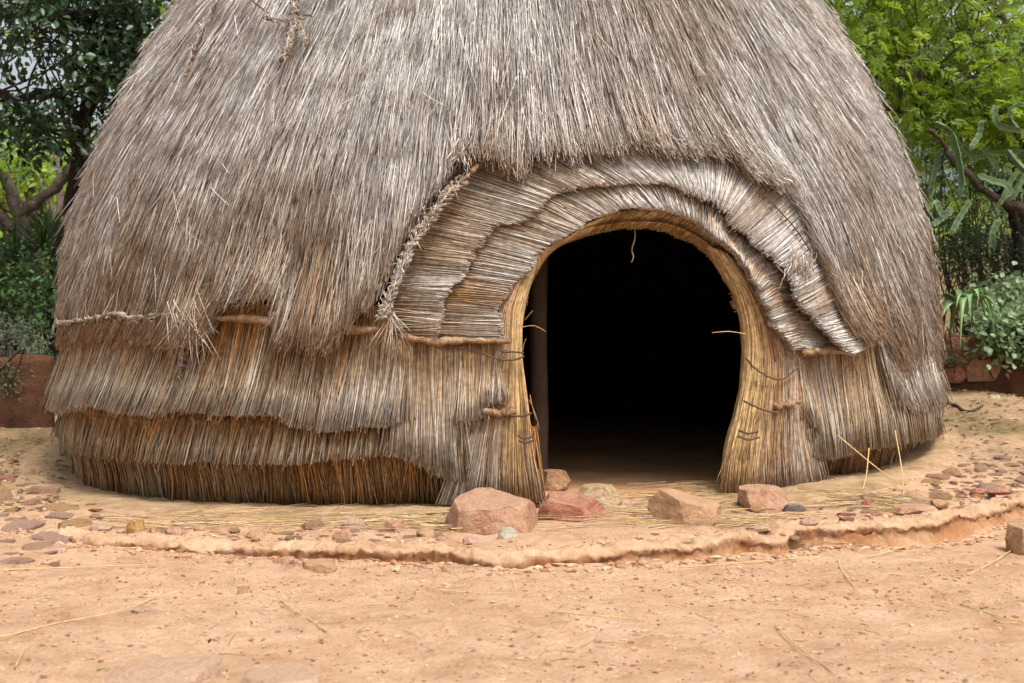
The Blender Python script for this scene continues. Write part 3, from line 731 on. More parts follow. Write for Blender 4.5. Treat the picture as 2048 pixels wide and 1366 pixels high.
phis = np.concatenate([np.linspace(-D2(80), D2(80), 1050, endpoint=False), np.linspace(D2(80), D2(280), 150, endpoint=False)])
rhos = np.concatenate([np.linspace(2.75, 7.0, 330, endpoint=False), np.linspace(7.0, 14, 70, endpoint=False), np.geomspace(14, 120, 30)])
g = ring_mesh('ground', rhos, phis, lambda X, Y, RH, PH: gz(X, Y), M_DIRT, True, attrs={'litter': litter})
tag(g, 'dry orange-tan dirt yard and terrace round the hut', 'ground', kind='structure')

# plinth of smeared mud at the foot of the reeds
rr_ = np.linspace(2.72, 3.36, 46); pp_ = np.linspace(-D2(100), D2(100), 900)
def plz(X, Y, RH, PH):
    RH = 2.72 + (RH - 2.72) / (_po[None, :] - 2.72) * .64
    g0 = gz(X, Y, True); top = base_z(PH) + .0
    door = sstep(D2(2.5), D2(-1), PH) + sstep(D2(22.5), D2(27), PH)
    rise = (1 - sstep(2.84, 3.24 + .12 * fbm(PH * 9, 0, 90), RH)) * door
    return np.maximum(g0 - .004, g0 + (np.maximum(top - g0, -.03) + .012) * rise) + .014 * sstep(2.9, 3.1, RH) * (1 - sstep(3.22, 3.30, RH)) * door + .012 * fbm(X * 14, Y * 14, 91, 3) * rise - .012 * sstep(3.27, 3.34, RH) - (1 - np.clip(door, 0, 1)) * .02
_po = np.interp(pp_, np.radians([-100, 35, 60, 100]), [3.36, 3.34, 3.16, 3.12]) + .05 * fbm(pp_ * 14, 0, 92, 3)
rr2_ = 2.72 + (rr_[:, None] - 2.72) / .64 * (_po[None, :] - 2.72)
hp(ring_mesh('mud_plinth', rr2_, pp_[None, :], plz, M_PLINTH, False))
fl = ring_mesh('floor', np.linspace(.02, 2.80, 60), np.linspace(-np.pi, np.pi, 160, endpoint=False),
               lambda X, Y, RH, PH: -.012 + .03 * fbm(X * 2, Y * 2, 95, 3) + .0 * X, M_FLOOR, True)
hp(fl)
# inner post beside the doorway
a_ = at_y(1077, 925, 8.45); pt = np.linspace(-.06, 1.55, 24)
pw = np.array([[a_[0] + .004 * math.sin(k * 5), 8.45, k] for k in pt])
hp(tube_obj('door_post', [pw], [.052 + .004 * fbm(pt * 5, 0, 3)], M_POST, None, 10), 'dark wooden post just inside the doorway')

for o in HUT_PARTS:
    o.parent = hut
    o.matrix_parent_inverse = hut.matrix_world.inverted() if False else o.matrix_parent_inverse
    o.location = (-HC[0], -HC[1], 0)

# ------------------------------------------------------------------ kerb
kp_ = np.linspace(_kphi[0] + .005, _kphi[-1], 1500)
prof = [(.13, -.105), (.075, -.085), (.04, -.062), (.03, -.035), (.036, -.010), (.040, .004), (.026, .016), (-.01, .024), (-.08, .022), (-.14, .012), (-.20, -.004), (-.26, -.022)]   # rho offset, height over the kerb line
pr_ = smooth_path(np.array(prof), 46)
wob = .06 * fbm(kp_ * 9, 0, 101, 4) + .02 * fbm(kp_ * 60, 0, 103, 4)
RH = kerb_rho(kp_)[None, :] +   .010 * fbm(kp_[None, :] * 120, pr_[:, 1:2] * 26, 112, 3) + pr_[:, :1] * (1 + .5 * fbm(kp_ * 12, 3, 104)[None, :]) + wob[None, :] * (pr_[:, :1] > -.1)
def kz(X, Y, RH_, PH):
    h = np.broadcast_to(pr_[:, 1:2], X.shape)
    h = np.where(h > -.03, h + .03 * fbm(PH * 18, h * 20, 105, 3), h)
    base = _kz + .03 * np.clip(X, -3, 3) / 2.3
    fade = sstep(_kphi[0], _kphi[0] + .06, PH)
    return base + h + .020 * fbm(X * 8, Y * 8 + h * 12, 107, 4) + .020 * fbm(X * 30, Y * 30 + h * 60, 111, 4) - .03 * np.maximum(vnoise(PH * 40, 1, 108) - .2, 0) - (1 - fade) * .06
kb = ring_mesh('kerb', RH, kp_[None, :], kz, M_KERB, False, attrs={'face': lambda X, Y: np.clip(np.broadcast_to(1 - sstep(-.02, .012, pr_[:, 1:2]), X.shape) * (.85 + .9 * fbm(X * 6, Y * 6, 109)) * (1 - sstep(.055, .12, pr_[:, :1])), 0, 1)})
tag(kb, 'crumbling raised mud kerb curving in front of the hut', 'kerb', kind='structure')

# ------------------------------------------------------------------ rocks
import bmesh
def rock_mesh(name, w, d, h, mat, seed, flat=.5, pts=None, sub=3, amp=.02, topscale=.75, sink=.15):
    """rough stone: hull of a chipped block, subdivided and worn. local origin at its base centre"""
    rg = np.random.default_rng(seed); bm = bmesh.new()
    if pts is None:
        pts = []
        for zz, sc in ((-sink * h, .86), (.45 * h, 1.), (h, topscale)):
            k = rg.integers(5, 8); a0 = rg.uniform(0, 6.28)
            for i in range(k):
                a = a0 + i * 2 * math.pi / k + rg.uniform(-.3, .3); q = rg.uniform(.82, 1.05) * sc
                c_, s_ = math.cos(a), math.sin(a); e = 1 / max(abs(c_), abs(s_)) ** .55
                pts.append((c_ * e * w / 2 * q, s_ * e * d / 2 * q, zz + (rg.uniform(-.12, .06) * h if zz > 0 else 0)))
    for p in pts: bm.verts.new(p)
    r = bmesh.ops.convex_hull(bm, input=bm.verts)
    bmesh.ops.delete(bm, geom=list({v for v in r['geom_interior'] if isinstance(v, bmesh.types.BMVert)}), context='VERTS')
    bmesh.ops.dissolve_limit(bm, angle_limit=.12, verts=bm.verts, edges=bm.edges)
    sz = (w + d + h) / 3
    for _ in range(12 if sub > 2 else 4):                                # chip corners off
        nrm = Vector(rg.normal(size=3)); nrm.z = abs(nrm.z) * .8; nrm.normalize()
        far = max(v.co.dot(nrm) for v in bm.verts); near = min(v.co.dot(nrm) for v in bm.verts)
        r = bmesh.ops.bisect_plane(bm, geom=bm.verts[:] + bm.edges[:] + bm.faces[:], plane_co=nrm * (far - (far - near) * rg.uniform(.04, .15)), plane_no=nrm, clear_outer=True)
        eg = [e for e in r['geom_cut'] if isinstance(e, bmesh.types.BMEdge)]
        if eg: bmesh.ops.holes_fill(bm, edges=eg, sides=0)
    bmesh.ops.remove_doubles(bm, verts=bm.verts, dist=sz * .01)
    bmesh.ops.bevel(bm, geom=list(bm.edges), offset=sz * (.022 if sub > 2 else .012), segments=1, affect='EDGES', clamp_overlap=True)
    bmesh.ops.triangulate(bm, faces=bm.faces)
    for _ in range(sub):
        lens = [e for e in bm.edges if e.calc_length() > sz * (.085 if sub > 3 else .12 if sub > 2 else .3)]
        if lens: bmesh.ops.subdivide_edges(bm, edges=lens, cuts=1)
        bmesh.ops.triangulate(bm, faces=[f for f in bm.faces if len(f.verts) > 3])
    bm.normal_update()
    co = np.array([v.co[:] for v in bm.verts]); no = np.array([v.normal[:] for v in bm.verts])
    s1 = 2.2 / sz
    dsp = (fbm(co[:, 0] * s1 + seed, co[:, 1] * s1 + co[:, 2] * s1 * 1.7, seed, 4) * 1.1 + .5 * fbm(co[:, 0] * s1 * 5 + seed, co[:, 1] * s1 * 5 + co[:, 2] * s1 * 6, seed + 2, 3)) * amp * sz * 1.3
    strata = np.abs(((co[:, 2] / max(h, .01) * 3.3 + .8 * fbm(co[:, 0] * s1, co[:, 1] * s1, seed + 5)) % 1) - .5) * amp * sz * .6
    co = co + no * (dsp + strata * (1 - np.abs(no[:, 2:3].ravel())))[:, None]
    for v, c in zip(bm.verts, co): v.co = c
    me = bpy.data.meshes.new(name); bm.to_mesh(me); bm.free()
    me.polygons.foreach_set('use_smooth', np.ones(len(me.polygons), bool))
    try: me.set_sharp_from_angle(angle=math.radians(24))
    except Exception: pass
    me.materials.append(mat); return me

def rock(name, px, py, wpx, hpx, dep, mat, seed, label, cat='rock', group=None, rot=0., tilt=(0, 0), z=None, pts=None, **kw):
    """stone whose front foot is seen at (px,py); wpx, hpx its seen width and height"""
    p = at_z(px, py, -.06 if z is None else z)
    for _ in range(3): p = at_z(px, py, float(gz(p[0], p[1], False)) if z is None else z)
    sc = p[1] / F_PX; w = wpx * sc; h = hpx * sc
    me = rock_mesh(name, w, dep, h, mat, seed, pts=[(x * w, y * dep, q * h) for x, y, q in pts] if pts else None, **kw)
    o = bpy.data.objects.new(name, me); COL.objects.link(o)
    o.location = (p[0], p[1] + dep * .42, p[2]); o.rotation_euler = (R_(tilt[0]), R_(tilt[1]), R_(rot))
    return tag(o, label, cat, group)

GE = 'rocks laid at the doorway'
# hull points: x across (-.5 .5), y depth (-.5 front), z height
rock('boulder', 986, 1064, 224, 76, .34, M_RK_PINK, 11, 'largest pink sandstone rock, left of the doorway threshold', 'rock', GE, sub=5, amp=.02, pts=[
    (-.5, -.2, .45), (-.42, -.42, .25), (-.36, -.45, -.1), (.0, -.5, -.15), (.35, -.42, -.05), (.5, -.25, .12), (.5, -.1, .5), (.32, -.32, .62), (-.02, -.42, .58), (-.36, -.36, .62),
    (-.4, .2, .8), (-.1, .5, 1.0), (.1, .45, 1.0), (.38, .2, .75), (.4, .5, .0), (-.4, .5, .0)])
rock('rock', 1104, 985, 78, 42, .24, M_RK_TAN, 12, 'tan block behind the red rock, against the left door jamb', 'rock', GE, topscale=.85)
rock('rock', 1196, 1012, 112, 36, .26, M_RK_OLIVE, 13, 'flat olive-tan slab behind the red rock', 'rock', GE, topscale=.9)
rock('rock', 1165, 1040, 176, 54, .22, M_RK_RED, 14, 'dark red wedge of rock tapering to the right in the doorway', 'rock', GE, sub=5, pts=[
    (-.5, -.3, .1), (-.48, -.35, .75), (-.38, .1, 1.05), (-.1, .1, .95), (.15, -.1, .75), (.25, -.35, .45), (.48, -.4, .22), (.5, -.3, -.1), (.0, -.5, -.1), (-.3, -.48, -.05), (.4, .4, .2), (-.4, .45, .6), (.1, .45, .5),
    (-.2, -.45, .6), (.05, -.48, .45)])
rock('boulder', 1376, 1050, 166, 68, .30, M_RK_TAN, 15, 'rounded tan rock in the middle of the threshold with a sloping right side', 'rock', GE, sub=5, pts=[
    (-.5, -.25, .35), (-.48, -.1, .75), (-.3, -.05, 1.0), (-.1, .1, .98), (.2, .1, .85), (.46, -.05, .6), (.5, -.3, .35), (.45, -.42, .1), (.1, -.5, -.1), (-.3, -.45, -.1), (-.4, -.4, .15), (-.15, -.4, .72), (.15, -.42, .55),
    (.4, .45, .1), (-.4, .45, .3), (0, .5, .5)])
rock('rock', 1535, 1024, 120, 46, .30, M_RK_PINK, 16, 'flat-topped brownish-pink rock at the foot of the right door jamb', 'rock', GE, sub=5, pts=[
    (-.5, -.2, .8), (-.42, -.35, .45), (-.3, -.4, .05), (.1, -.45, -.1), (.4, -.35, .15), (.5, -.25, .5), (.5, -.1, .95), (.3, -.2, .92), (-.3, -.25, .88), (-.45, .3, .95), (.4, .4, 1.0), (.45, .4, .1), (-.4, .4, .1), (0, .5, .9)])
rock('rock', 2062, 1112, 74, 64, .3, M_RK_TAN, 17, 'squared tan block at the right edge of the yard', 'rock', topscale=.85)
rock('stone', 1012, 1080, 56, 22, .1, M_RK_PALE, 18, 'small pale greenish stone in front of the largest rock', 'stone')
rock('stone', 1590, 1026, 52, 16, .12, M_RK_SLATE, 19, 'dark grey slate beside the flat-topped rock', 'stone')
# embedded slabs in the yard
for (px, py, w_, h_, dep, m_, sd_, lab) in [
        (300, 1376, 270, 20, .40, M_SLAB, 21, 'broad tan slab half buried in the yard, left of its twin'),
        (548, 1390, 230, 20, .34, M_SLAB, 22, 'tan slab half buried at the very front of the yard'),
        (634, 1146, 80, 16, .22, M_RK_TAN, 23, 'tan stone half buried just below the kerb'),
        (566, 1130, 50, 12, .12, M_RK_PINK, 24, 'small pinkish stone half buried beside the tan one below the kerb'),
        (905, 1150, 60, 10, .16, M_RK_TAN, 25, 'low tan stone half buried under the middle of the kerb'),
        (1242, 1138, 24, 14, .05, M_RK_PINK, 26, 'little pink stone lying alone below the threshold'),
        (485, 1186, 28, 12, .05, M_RK_TAN, 27, 'little tan stone lying alone in the left of the yard'),
        (280, 1226, 46, 8, .07, M_RK_PURPLE, 28, 'thin purple-brown flake of stone in the left of the yard'),
        (105, 1105, 60, 8, .14, M_RK_PURPLE, 29, 'flat purple stone sunk in the dirt at the left end of the kerb')]:
    rock('stone', px, py, w_, h_, dep, m_, sd_, lab, 'stone', topscale=.93, sink=1.)
# stones set along the kerb, each traced
GK = 'stones set along the mud kerb'
for i, (px, py, w_, h_, m_, lab) in enumerate([
        (268, 1066, 40, 26, M_RK_YEL, 'upright yellow stone on the left of the kerb'),
        (305, 1068, 20, 16, M_RK_TAN, 'small tan chip between the yellow stone and a brown block'),
        (346, 1072, 50, 15, M_RK_PINK, 'brown oblong block on the kerb right of the yellow stone'),
        (435, 1075, 58, 17, M_RK_PINK, 'pinkish-brown sloping stone on the left half of the kerb'),
        (400, 1064, 40, 12, M_RK_TAN, 'tan stone behind the sloping stone on the kerb'),
        (195, 1062, 48, 12, M_RK_PURPLE, 'flat mauve stone on the left end of the kerb'),
        (510, 1077, 46, 14, M_RK_PINK, 'rounded brown stone left of an orange one on the kerb'),
        (553, 1081, 44, 18, M_RK_YEL, 'orange-yellow stone near the middle of the kerb'),
        (620, 1084, 38, 16, M_RK_PURPLE, 'mauve stone right of the orange-yellow one on the kerb'),
        (684, 1085, 44, 22, M_RK_PINK, 'pointed pink-brown stone on the kerb'),
        (708, 1058, 56, 18, M_RK_PURPLE, 'flat purple stone behind the pointed one'),
        (788, 1064, 44, 20, M_RK_PINK, 'pinkish stone behind the kerb, left of the largest rock'),
        (850, 1074, 40, 14, M_RK_TAN, 'tan stone on the terrace just left of the largest rock'),
        (940, 1090, 34, 15, M_RK_PURPLE, 'mauve chip on the kerb below the largest rock'),
        (885, 1086, 30, 10, M_RK_PINK, 'small pink chip on the kerb left of the mauve one'),
        (1735, 1018, 30, 18, M_RK_RED, 'dark red pointed stone behind the right half of the kerb'),
        (1830, 1026, 110, 9, M_RK_PINK, 'long thin brown slab on the right half of the kerb'),
        (1840, 1000, 56, 15, M_RK_TAN, 'orange-brown block behind the right end of the kerb'),
        (1870, 1010, 44, 9, M_RK_PURPLE, 'mauve slab between the orange block and the kerb'),
        (1960, 990, 44, 12, M_RK_RED, 'dark red block at the far right of the terrace'),
        (2005, 988, 60, 9, M_RK_RED, 'flat red slab on the kerb at the right edge'),
        (1880, 1012, 40, 10, M_RK_TAN, 'small tan stone on the kerb near its right end'),
        (1620, 1050, 46, 8, M_RK_PURPLE, 'flat mauve flake right of the slate'),
        (1520, 1062, 50, 7, M_RK_PURPLE, 'flat mauve flake on the kerb below the flat-topped rock')]):
    rock('stone', px, py, w_, h_, w_ * .0022, m_, 200 + i, lab, 'stone', GK, rot=random.uniform(-20, 20), topscale=random.uniform(.6, .9), sub=2, sink=.3)
# flat chips bedded in the lip of the kerb
_rg = random.Random(77); _protos = [rock_mesh('stone', 1, _rg.uniform(.5, .8), _rg.uniform(.2, .32), m_, 800 + k, sub=2, topscale=.85) for k, m_ in enumerate([M_RK_TAN, M_RK_TAN, M_RK_PINK, M_RK_TAN, M_RK_PINK, M_RK_TAN])]
for k in range(58):
    ph = _kphi[0] + .04 + (k + _rg.random()) / 58 * (1.0 - _kphi[0]); rh = float(kerb_rho(ph)) - _rg.uniform(.0, .17); x_, y_ = HC[0] + rh * math.sin(ph), HC[1] - rh * math.cos(ph)
    if _rg.random() < .25: continue
    wd = _rg.uniform(.05, .17); o = bpy.data.objects.new('stone', _rg.choice(_protos)); COL.objects.link(o)
    o.location = (x_, y_, _kz + .03 * x_ / 2.3 - .004 - wd * .08); o.scale = (wd, wd, wd * _rg.uniform(.4, .7)); o.rotation_euler = (_rg.uniform(-.2, .1), _rg.uniform(-.15, .15), _rg.uniform(0, 6.3))
    tag(o, 'dusty tan stone chip bedded in the lip of the mud kerb', 'stone', 'stone chips bedded in the kerb')
# loose paving stones on the terrace left and right: alike
def scatter(group, label, boxes, n, seed, wr, hr):
    rg = random.Random(seed); protos = []
    for k in range(8): protos.append(rock_mesh('stone', 1, rg.uniform(.6, .95), rg.uniform(.22, .4), ROCK_MATS[k % len(ROCK_MATS)], seed + k, sub=2, topscale=rg.uniform(.6, .9)))
    done = []
    tries = 0
    while len(done) < n and tries < n * 40:
        tries += 1
        bx = rg.choice(boxes); px, py = rg.uniform(bx[0], bx[2]), rg.uniform(bx[1], bx[3])
        p = at_z(px, py, -.07); p = at_z(px, py, float(gz(p[0], p[1], False)))
        if math.hypot(p[0] - HC[0], p[1] - HC[1]) < 3.2: continue
        wd = rg.uniform(*wr)
        if any(math.hypot(p[0] - a, p[1] - b) < (wd + c) * .5 for a, b, c in done): continue
        done.append((p[0], p[1], wd))
        o = bpy.data.objects.new('stone', rg.choice(protos)); COL.objects.link(o)
        o.location = (p[0], p[1], float(gz(p[0], p[1])) - wd * .05); o.scale = (wd, wd, wd * rg.uniform(*hr))
        o.rotation_euler = (rg.uniform(-.12, .12), rg.uniform(-.12, .12), rg.uniform(0, 6.28))
        tag(o, label, 'stone', group)
scatter('paving stones left of the hut', 'flat reddish stone bedded in the dirt at the left of the hut', [(-40, 905, 95, 1000), (-40, 980, 200, 1068), (0, 1080, 110, 1130)], 46, 300, (.09, .30), (.25, .6))
scatter('paving stones right of the hut', 'reddish-brown stone bedded in the terrace at the right of the hut', [(1860, 880, 2090, 985), (1690, 985, 2000, 1030), (1860, 850, 2080, 900)], 120, 400, (.04, .19), (.3, .9))
scatter('paving stones in front of the wall', 'small reddish stone lying between the mud plinth and the kerb', [(190, 1040, 880, 1085), (1500, 1030, 1700, 1060)], 34, 500, (.04, .16), (.3, .7))

# pebbles and grit
def pebbles(name, n, boxes, smin, smax, mat, label, seed, at=None):
    rg = np.random.default_rng(seed)
    bm = bmesh.new(); bmesh.ops.create_icosphere(bm, subdivisions=1, radius=1.)
    B = np.array([v.co[:] for v in bm.verts]); Fc = np.array([[v.index for v in f.verts] for f in bm.faces]); bm.free()
    P = [] if at is None else list(at)
    while len(P) < n:
        bx = boxes[rg.integers(len(boxes))]; q = at_z(rg.uniform(bx[0], bx[2]), rg.uniform(bx[1], bx[3]), -.1)
        if math.hypot(q[0] - HC[0], q[1] - HC[1]) > 3.15: P.append(q)
    P = np.array(P); P[:, 2] = gz(P[:, 0], P[:, 1])
    s = smin * (smax / smin) ** (rg.random(n) ** 2.4)
    sc = np.stack([s * rg.uniform(.8, 1.6, n), s * rg.uniform(.6, 1.1, n), s * rg.uniform(.35, .7, n)], 1)
    a = rg.uniform(0, 6.28, n); ca, sa = np.cos(a)[:, None], np.sin(a)[:, None]
    V = B[None] * (1 + rg.normal(0, .16, (n, len(B), 1))) * sc[:, None]
    X = V[..., 0] * ca - V[..., 1] * sa; Y = V[..., 0] * sa + V[..., 1] * ca
    V = np.stack([X, Y, V[..., 2]], -1) + P[:, None]; V[..., 2] += s[:, None] * .12
    F = (Fc[None] + (np.arange(n) * len(B))[:, None, None]).reshape(-1, 3)
    o = mesh_obj(name, V.reshape(-1, 3), [F], mat, None, {'rnd': np.repeat(rg.random(n), len(B))}, smooth=False)
    return tag(o, label, 'pebbles', kind='stuff')
def peb_mat():
    m, t, b = new_mat('mixed_pebbles'); L = t.links.new
    r = N(t, 'ShaderNodeAttribute', attribute_name='rnd')
    cr = ramp(t, [(0, (.16, .06, .035)), (.3, (.30, .15, .08)), (.6, (.36, .21, .12)), (.85, (.40, .255, .155)), (1, (.42, .285, .18))])
    L(r.outputs['Fac'], cr.inputs[0]); L(cr.outputs[0], b.inputs['Base Color']); b.inputs['Roughness'].default_value = .9
    return m
M_PEB = peb_mat()
pebbles('pebbles', 7000, [(-60, 1110, 2110, 1390), (-60, 1110, 2110, 1200), (-60, 1060, 2110, 1390)], .0022, .012, M_PEB, 'grit and small pebbles scattered over the dirt yard', 3)
pebbles('gravel', 1500, [(-60, 930, 200, 1070), (1700, 870, 2110, 1040), (200, 1035, 1000, 1085), (1250, 1020, 1900, 1070)], .004, .022, M_PEB, 'broken gravel between the terrace stones', 4)

def along_kerb(n):
    ph = RNG.uniform(_kphi[0], 1.05, n); rh = kerb_rho(ph) + np.where(RNG.random(n) < .72, .06 + .16 * RNG.random(n) ** 2, -.24 * RNG.random(n))
    return np.stack([HC[0] + rh * np.sin(ph), HC[1] - rh * np.cos(ph), 0 * ph], 1)
pebbles('kerb_crumbs', 2200, None, .004, .026, M_PEB, 'crumbled clods and chips lying along the mud kerb', 6, along_kerb(2200))

# dry straw litter
M_LITTER = straw_mat('dry_litter', [(0, (.55, .38, .17)), (.5, (.45, .31, .16)), (1, (.36, .28, .19))], .6, 1.2)
def litter_straws(name, n, boxes, lr, rad, label, seed, lift=.006, turn=.5):
    rg = np.random.default_rng(seed); P = np.zeros((n, 5, 3))
    for i in range(n):
        bx = boxes[rg.integers(len(boxes))]; q = at_z(rg.uniform(bx[0], bx[2]), rg.uniform(bx[1], bx[3]), -.08)
        a = rg.normal(0, turn); L_ = rg.uniform(*lr); t = np.linspace(-.5, .5, 5); c = rg.normal(0, .06)
        P[i, :, 0] = q[0] + np.cos(a) * t * L_ - np.sin(a) * c * t * t * L_; P[i, :, 1] = q[1] + np.sin(a) * t * L_ + np.cos(a) * c * t * t * L_
    P[..., 2] = np.maximum(gz(P[..., 0], P[..., 1]), 0 * P[..., 0] - 1) + lift * rg.uniform(.2, 2.2, (n, 1))
    o = straw_mesh(name, P, np.tile([0, 0, 1.], (n, 5, 1)), rad * rg.uniform(.6, 1.2, n), np.clip(rg.normal(.45, .3, (n, 1)), 0, 1) * np.ones((1, 5)), rg.random(n), M_LITTER)
    return tag(o, label, 'straw', kind='stuff')
litter_straws('straw_litter', 620, [(240, 1028, 700, 1062), (700, 1040, 1000, 1075), (1080, 1040, 1650, 1075), (1250, 1000, 1480, 1050), (1600, 1020, 1900, 1045)], (.08, .45), .0024, 'dry straw strewn along the foot of the hut', 8, .012, .25)
litter_straws('straw_bits', 260, [(-40, 1120, 2100, 1380), (-60, 930, 160, 1050), (1850, 870, 2100, 1000)], (.03, .14), .0018, 'short bits of dry straw scattered over the yard', 9, .004, 1.3)
GS = 'long dry stalks lying on the yard'
for i, (pts, lab) in enumerate([
        ([(1360, 1139), (1500, 1128), (1650, 1113)], 'long pale stalk lying below the kerb right of centre'),
        ([(1735, 1115), (1800, 1095), (1866, 1077)], 'straight stalk lying just below the right of the kerb'),
        ([(1688, 1105), (1678, 1130), (1695, 1158), (1724, 1192)], 'hooked stalk lying right of the long pale one'),
        ([(1550, 1252), (1600, 1300), (1670, 1350)], 'stalk slanting towards the bottom edge right of centre'),
        ([(1930, 1210), (1990, 1230), (2060, 1248)], 'stalk lying by the lower right edge'),
        ([(0, 1282), (120, 1252), (240, 1228), (335, 1190)], 'long stalk crossing the lower left of the yard'),
        ([(0, 1146), (150, 1141), (320, 1134)], 'very thin stalk lying below the left end of the kerb'),
        ([(552, 1200), (600, 1235), (650, 1268)], 'thin stalk slanting down left of centre'),
        ([(1105, 1227), (1200, 1236), (1290, 1242)], 'straight stalk below the middle of the yard'),
        ([(880, 1188), (940, 1193), (1010, 1195)], 'short pale stalk in the middle of the yard'),
        ([(1935, 1150), (1985, 1125), (2030, 1095)], 'stalk pointing to the squared block at the right edge'),
        ([(30, 1340), (45, 1310), (52, 1295)], 'stub of straw at the bottom left corner')]):
    q = np.array([at_z(x, y, -.12) for x, y in pts]); q = smooth_path(q, 14); q[:, 2] = gz(q[:, 0], q[:, 1], False) + .5 * (gz(q[:, 0], q[:, 1]) - gz(q[:, 0], q[:, 1], False)).max() + .006
    o = straw_mesh('dry_stalk', q[None], np.tile([0, 0, 1.], (1, 14, 1)), np.array([.0026]), np.full((1, 14), .1 + .05 * (i % 4)), np.array([.6]), M_LITTER, sides=6)
    tag(o, lab, 'stalk', GS)
for pts, lab in [([(1675, 870), (1760, 930), (1845, 998)], 'long bent stalk leaning from the right tier down to the terrace'), ([(1738, 895), (1720, 940), (1716, 1000)], 'short stalk leaning against the right wall'),
                 ([(1790, 860), (1800, 930), (1808, 1002)], 'thin upright stalk leaning against the right wall near its end')]:
    a, b = on(*pts[0], .05), at_z(*pts[-1], -.03); m_ = (a + b) / 2 + np.array([0, -.05, -.02]); q = smooth_path([a, m_, b], 12)
    tag(straw_mesh('dry_stalk', q[None], np.tile([0, -1., .2], (1, 12, 1)), np.array([.0034]), np.full((1, 12), .15), np.array([.6]), M_LITTER, sides=6), lab, 'stalk', 'stalks leaning on the hut')

# ------------------------------------------------------------------ plants
def leaves_obj(name, P, D, Nn, L, W, mat, parent=None, rnd=None, fold=.25, droop=.15, mid=.42):
    n = len(P); D = D / (np.linalg.norm(D, axis=1, keepdims=True) + 1e-9)
    S = np.cross(D, Nn); S /= np.linalg.norm(S, axis=1, keepdims=True) + 1e-9; U = np.cross(S, D)
    L = np.broadcast_to(L, (n,))[:, None]; W = np.broadcast_to(W, (n,))[:, None]
    a = P; c1 = P + D * L * mid - U * W * fold * .5; l = P + D * L * mid + S * W * .5 + U * W * fold * .3; r = P + D * L * mid - S * W * .5 + U * W * fold * .3
    c2 = P + D * L * .78 - U * (W * fold * .4 + L * droop * .4); l2 = c2 + S * W * .33 + U * W * fold * .5; r2 = c2 - S * W * .33 + U * W * fold * .5; tp = P + D * L - U * L * droop
    V = np.stack([a, l, c1, r, l2, c2, r2, tp], 1)
    i = (np.arange(n) * 8)[:, None]
    q = np.concatenate([i + [1, 2, 5, 4], i + [2, 3, 6, 5]]); t = np.concatenate([i + [0, 2, 1], i + [0, 3, 2], i + [4, 5, 7], i + [5, 6, 7]])
    rnd = RNG.random(n) if rnd is None else rnd
    return mesh_obj(name, V.reshape(-1, 3), [q, t], mat, parent, {'rnd': np.repeat(np.clip(rnd, 0, 1), 8)})

def rvec(n): v = RNG.normal(size=(n, 3)); return v / np.linalg.norm(v, axis=1, keepdims=True)
def clump_cloud(centres, per, spread, squash=.7):
    c = np.repeat(centres, per, 0); n = len(c)
    return c + RNG.normal(size=(n, 3)) * np.array([spread, spread, spread * squash]), c

def crown(name, centres, per, spread, L, W, mat, parent, up=.6, droopv=-.2, squash=.7, **kw):
    P, c = clump_cloud(centres, per, spread, squash); n = len(P)
    D = rvec(n) + (P - c) / spread * .5 + np.array([0, 0, droopv]); Nn = rvec(n) * .7 + np.array([0, -.15, up])
    cr = np.repeat(RNG.random(len(centres)), per)
    rn = np.clip(.55 * RNG.random(n) + .45 * cr, 0, 1)
    return leaves_obj(name, P, D, Nn, L * RNG.uniform(.6, 1.25, n), W * RNG.uniform(.7, 1.2, n), mat, parent, rn, **kw)

def sprays(name, centres, per, spread, mat, parent, n_leaf=11, leaf=.05, width=.016, slen=.16, up=.6, droopv=-.15):
    """pinnate sprays: leaflets in two rows along a short stalk"""
    P, c = clump_cloud(centres, per, spread, .75); n = len(P)
    D = rvec(n) + (P - c) / spread * .6 + np.array([0, 0, droopv]); D /= np.linalg.norm(D, axis=1, keepdims=True)
    Nn = rvec(n) * .5 + np.array([0, -.1, up]); S = np.cross(D, Nn); S /= np.linalg.norm(S, axis=1, keepdims=True); U = np.cross(S, D)
    k = np.arange(n_leaf); sg = np.where(k % 2 == 0, 1., -1.); f = .15 + .85 * k / n_leaf
    sl = slen * RNG.uniform(.6, 1.2, n)
    base = P[:, None] + D[:, None] * (f[None, :, None] * sl[:, None, None]) - U[:, None] * (f ** 2 * .25)[None, :, None] * sl[:, None, None]
    ld = D[:, None] * .75 + S[:, None] * sg[None, :, None] + RNG.normal(0, .15, (n, n_leaf, 3))
    rn = np.repeat(np.clip(.5 * RNG.random(n) + .5 * np.repeat(RNG.random(len(centres)), per), 0, 1), n_leaf)
    return leaves_obj(name, base.reshape(-1, 3), ld.reshape(-1, 3), np.repeat(U, n_leaf, 0), leaf * RNG.uniform(.7, 1.2, n * n_leaf), width, mat, parent, rn, fold=.15)

def px_centres(n, box, yr, seed, noise=None):
    """n clump centres inside a pixel box, at depths yr"""
    rg = np.random.default_rng(seed); out = []
    while len(out) < n:
        x, y = rg.uniform(box[0], box[2]), rg.uniform(box[1], box[3])
        if noise is not None and vnoise(x / noise[0], y / noise[0], seed) < noise[1]: continue
        out.append(at_y(x, y, rg.uniform(*yr)))
    return np.array(out)

def limb(pts_px, y, r0, r1, n=20, wob=.02, seed=0):
    yy = np.broadcast_to(y, (len(pts_px),)); p = smooth_path([at_y(a, b, d) for (a, b), d in zip(pts_px, yy)], n)
    rg = np.random.default_rng(seed); return p + rg.normal(0, wob, (n, 3)) * .4, np.linspace(r0, r1, n) * (1 + .08 * rg.normal(size=n))

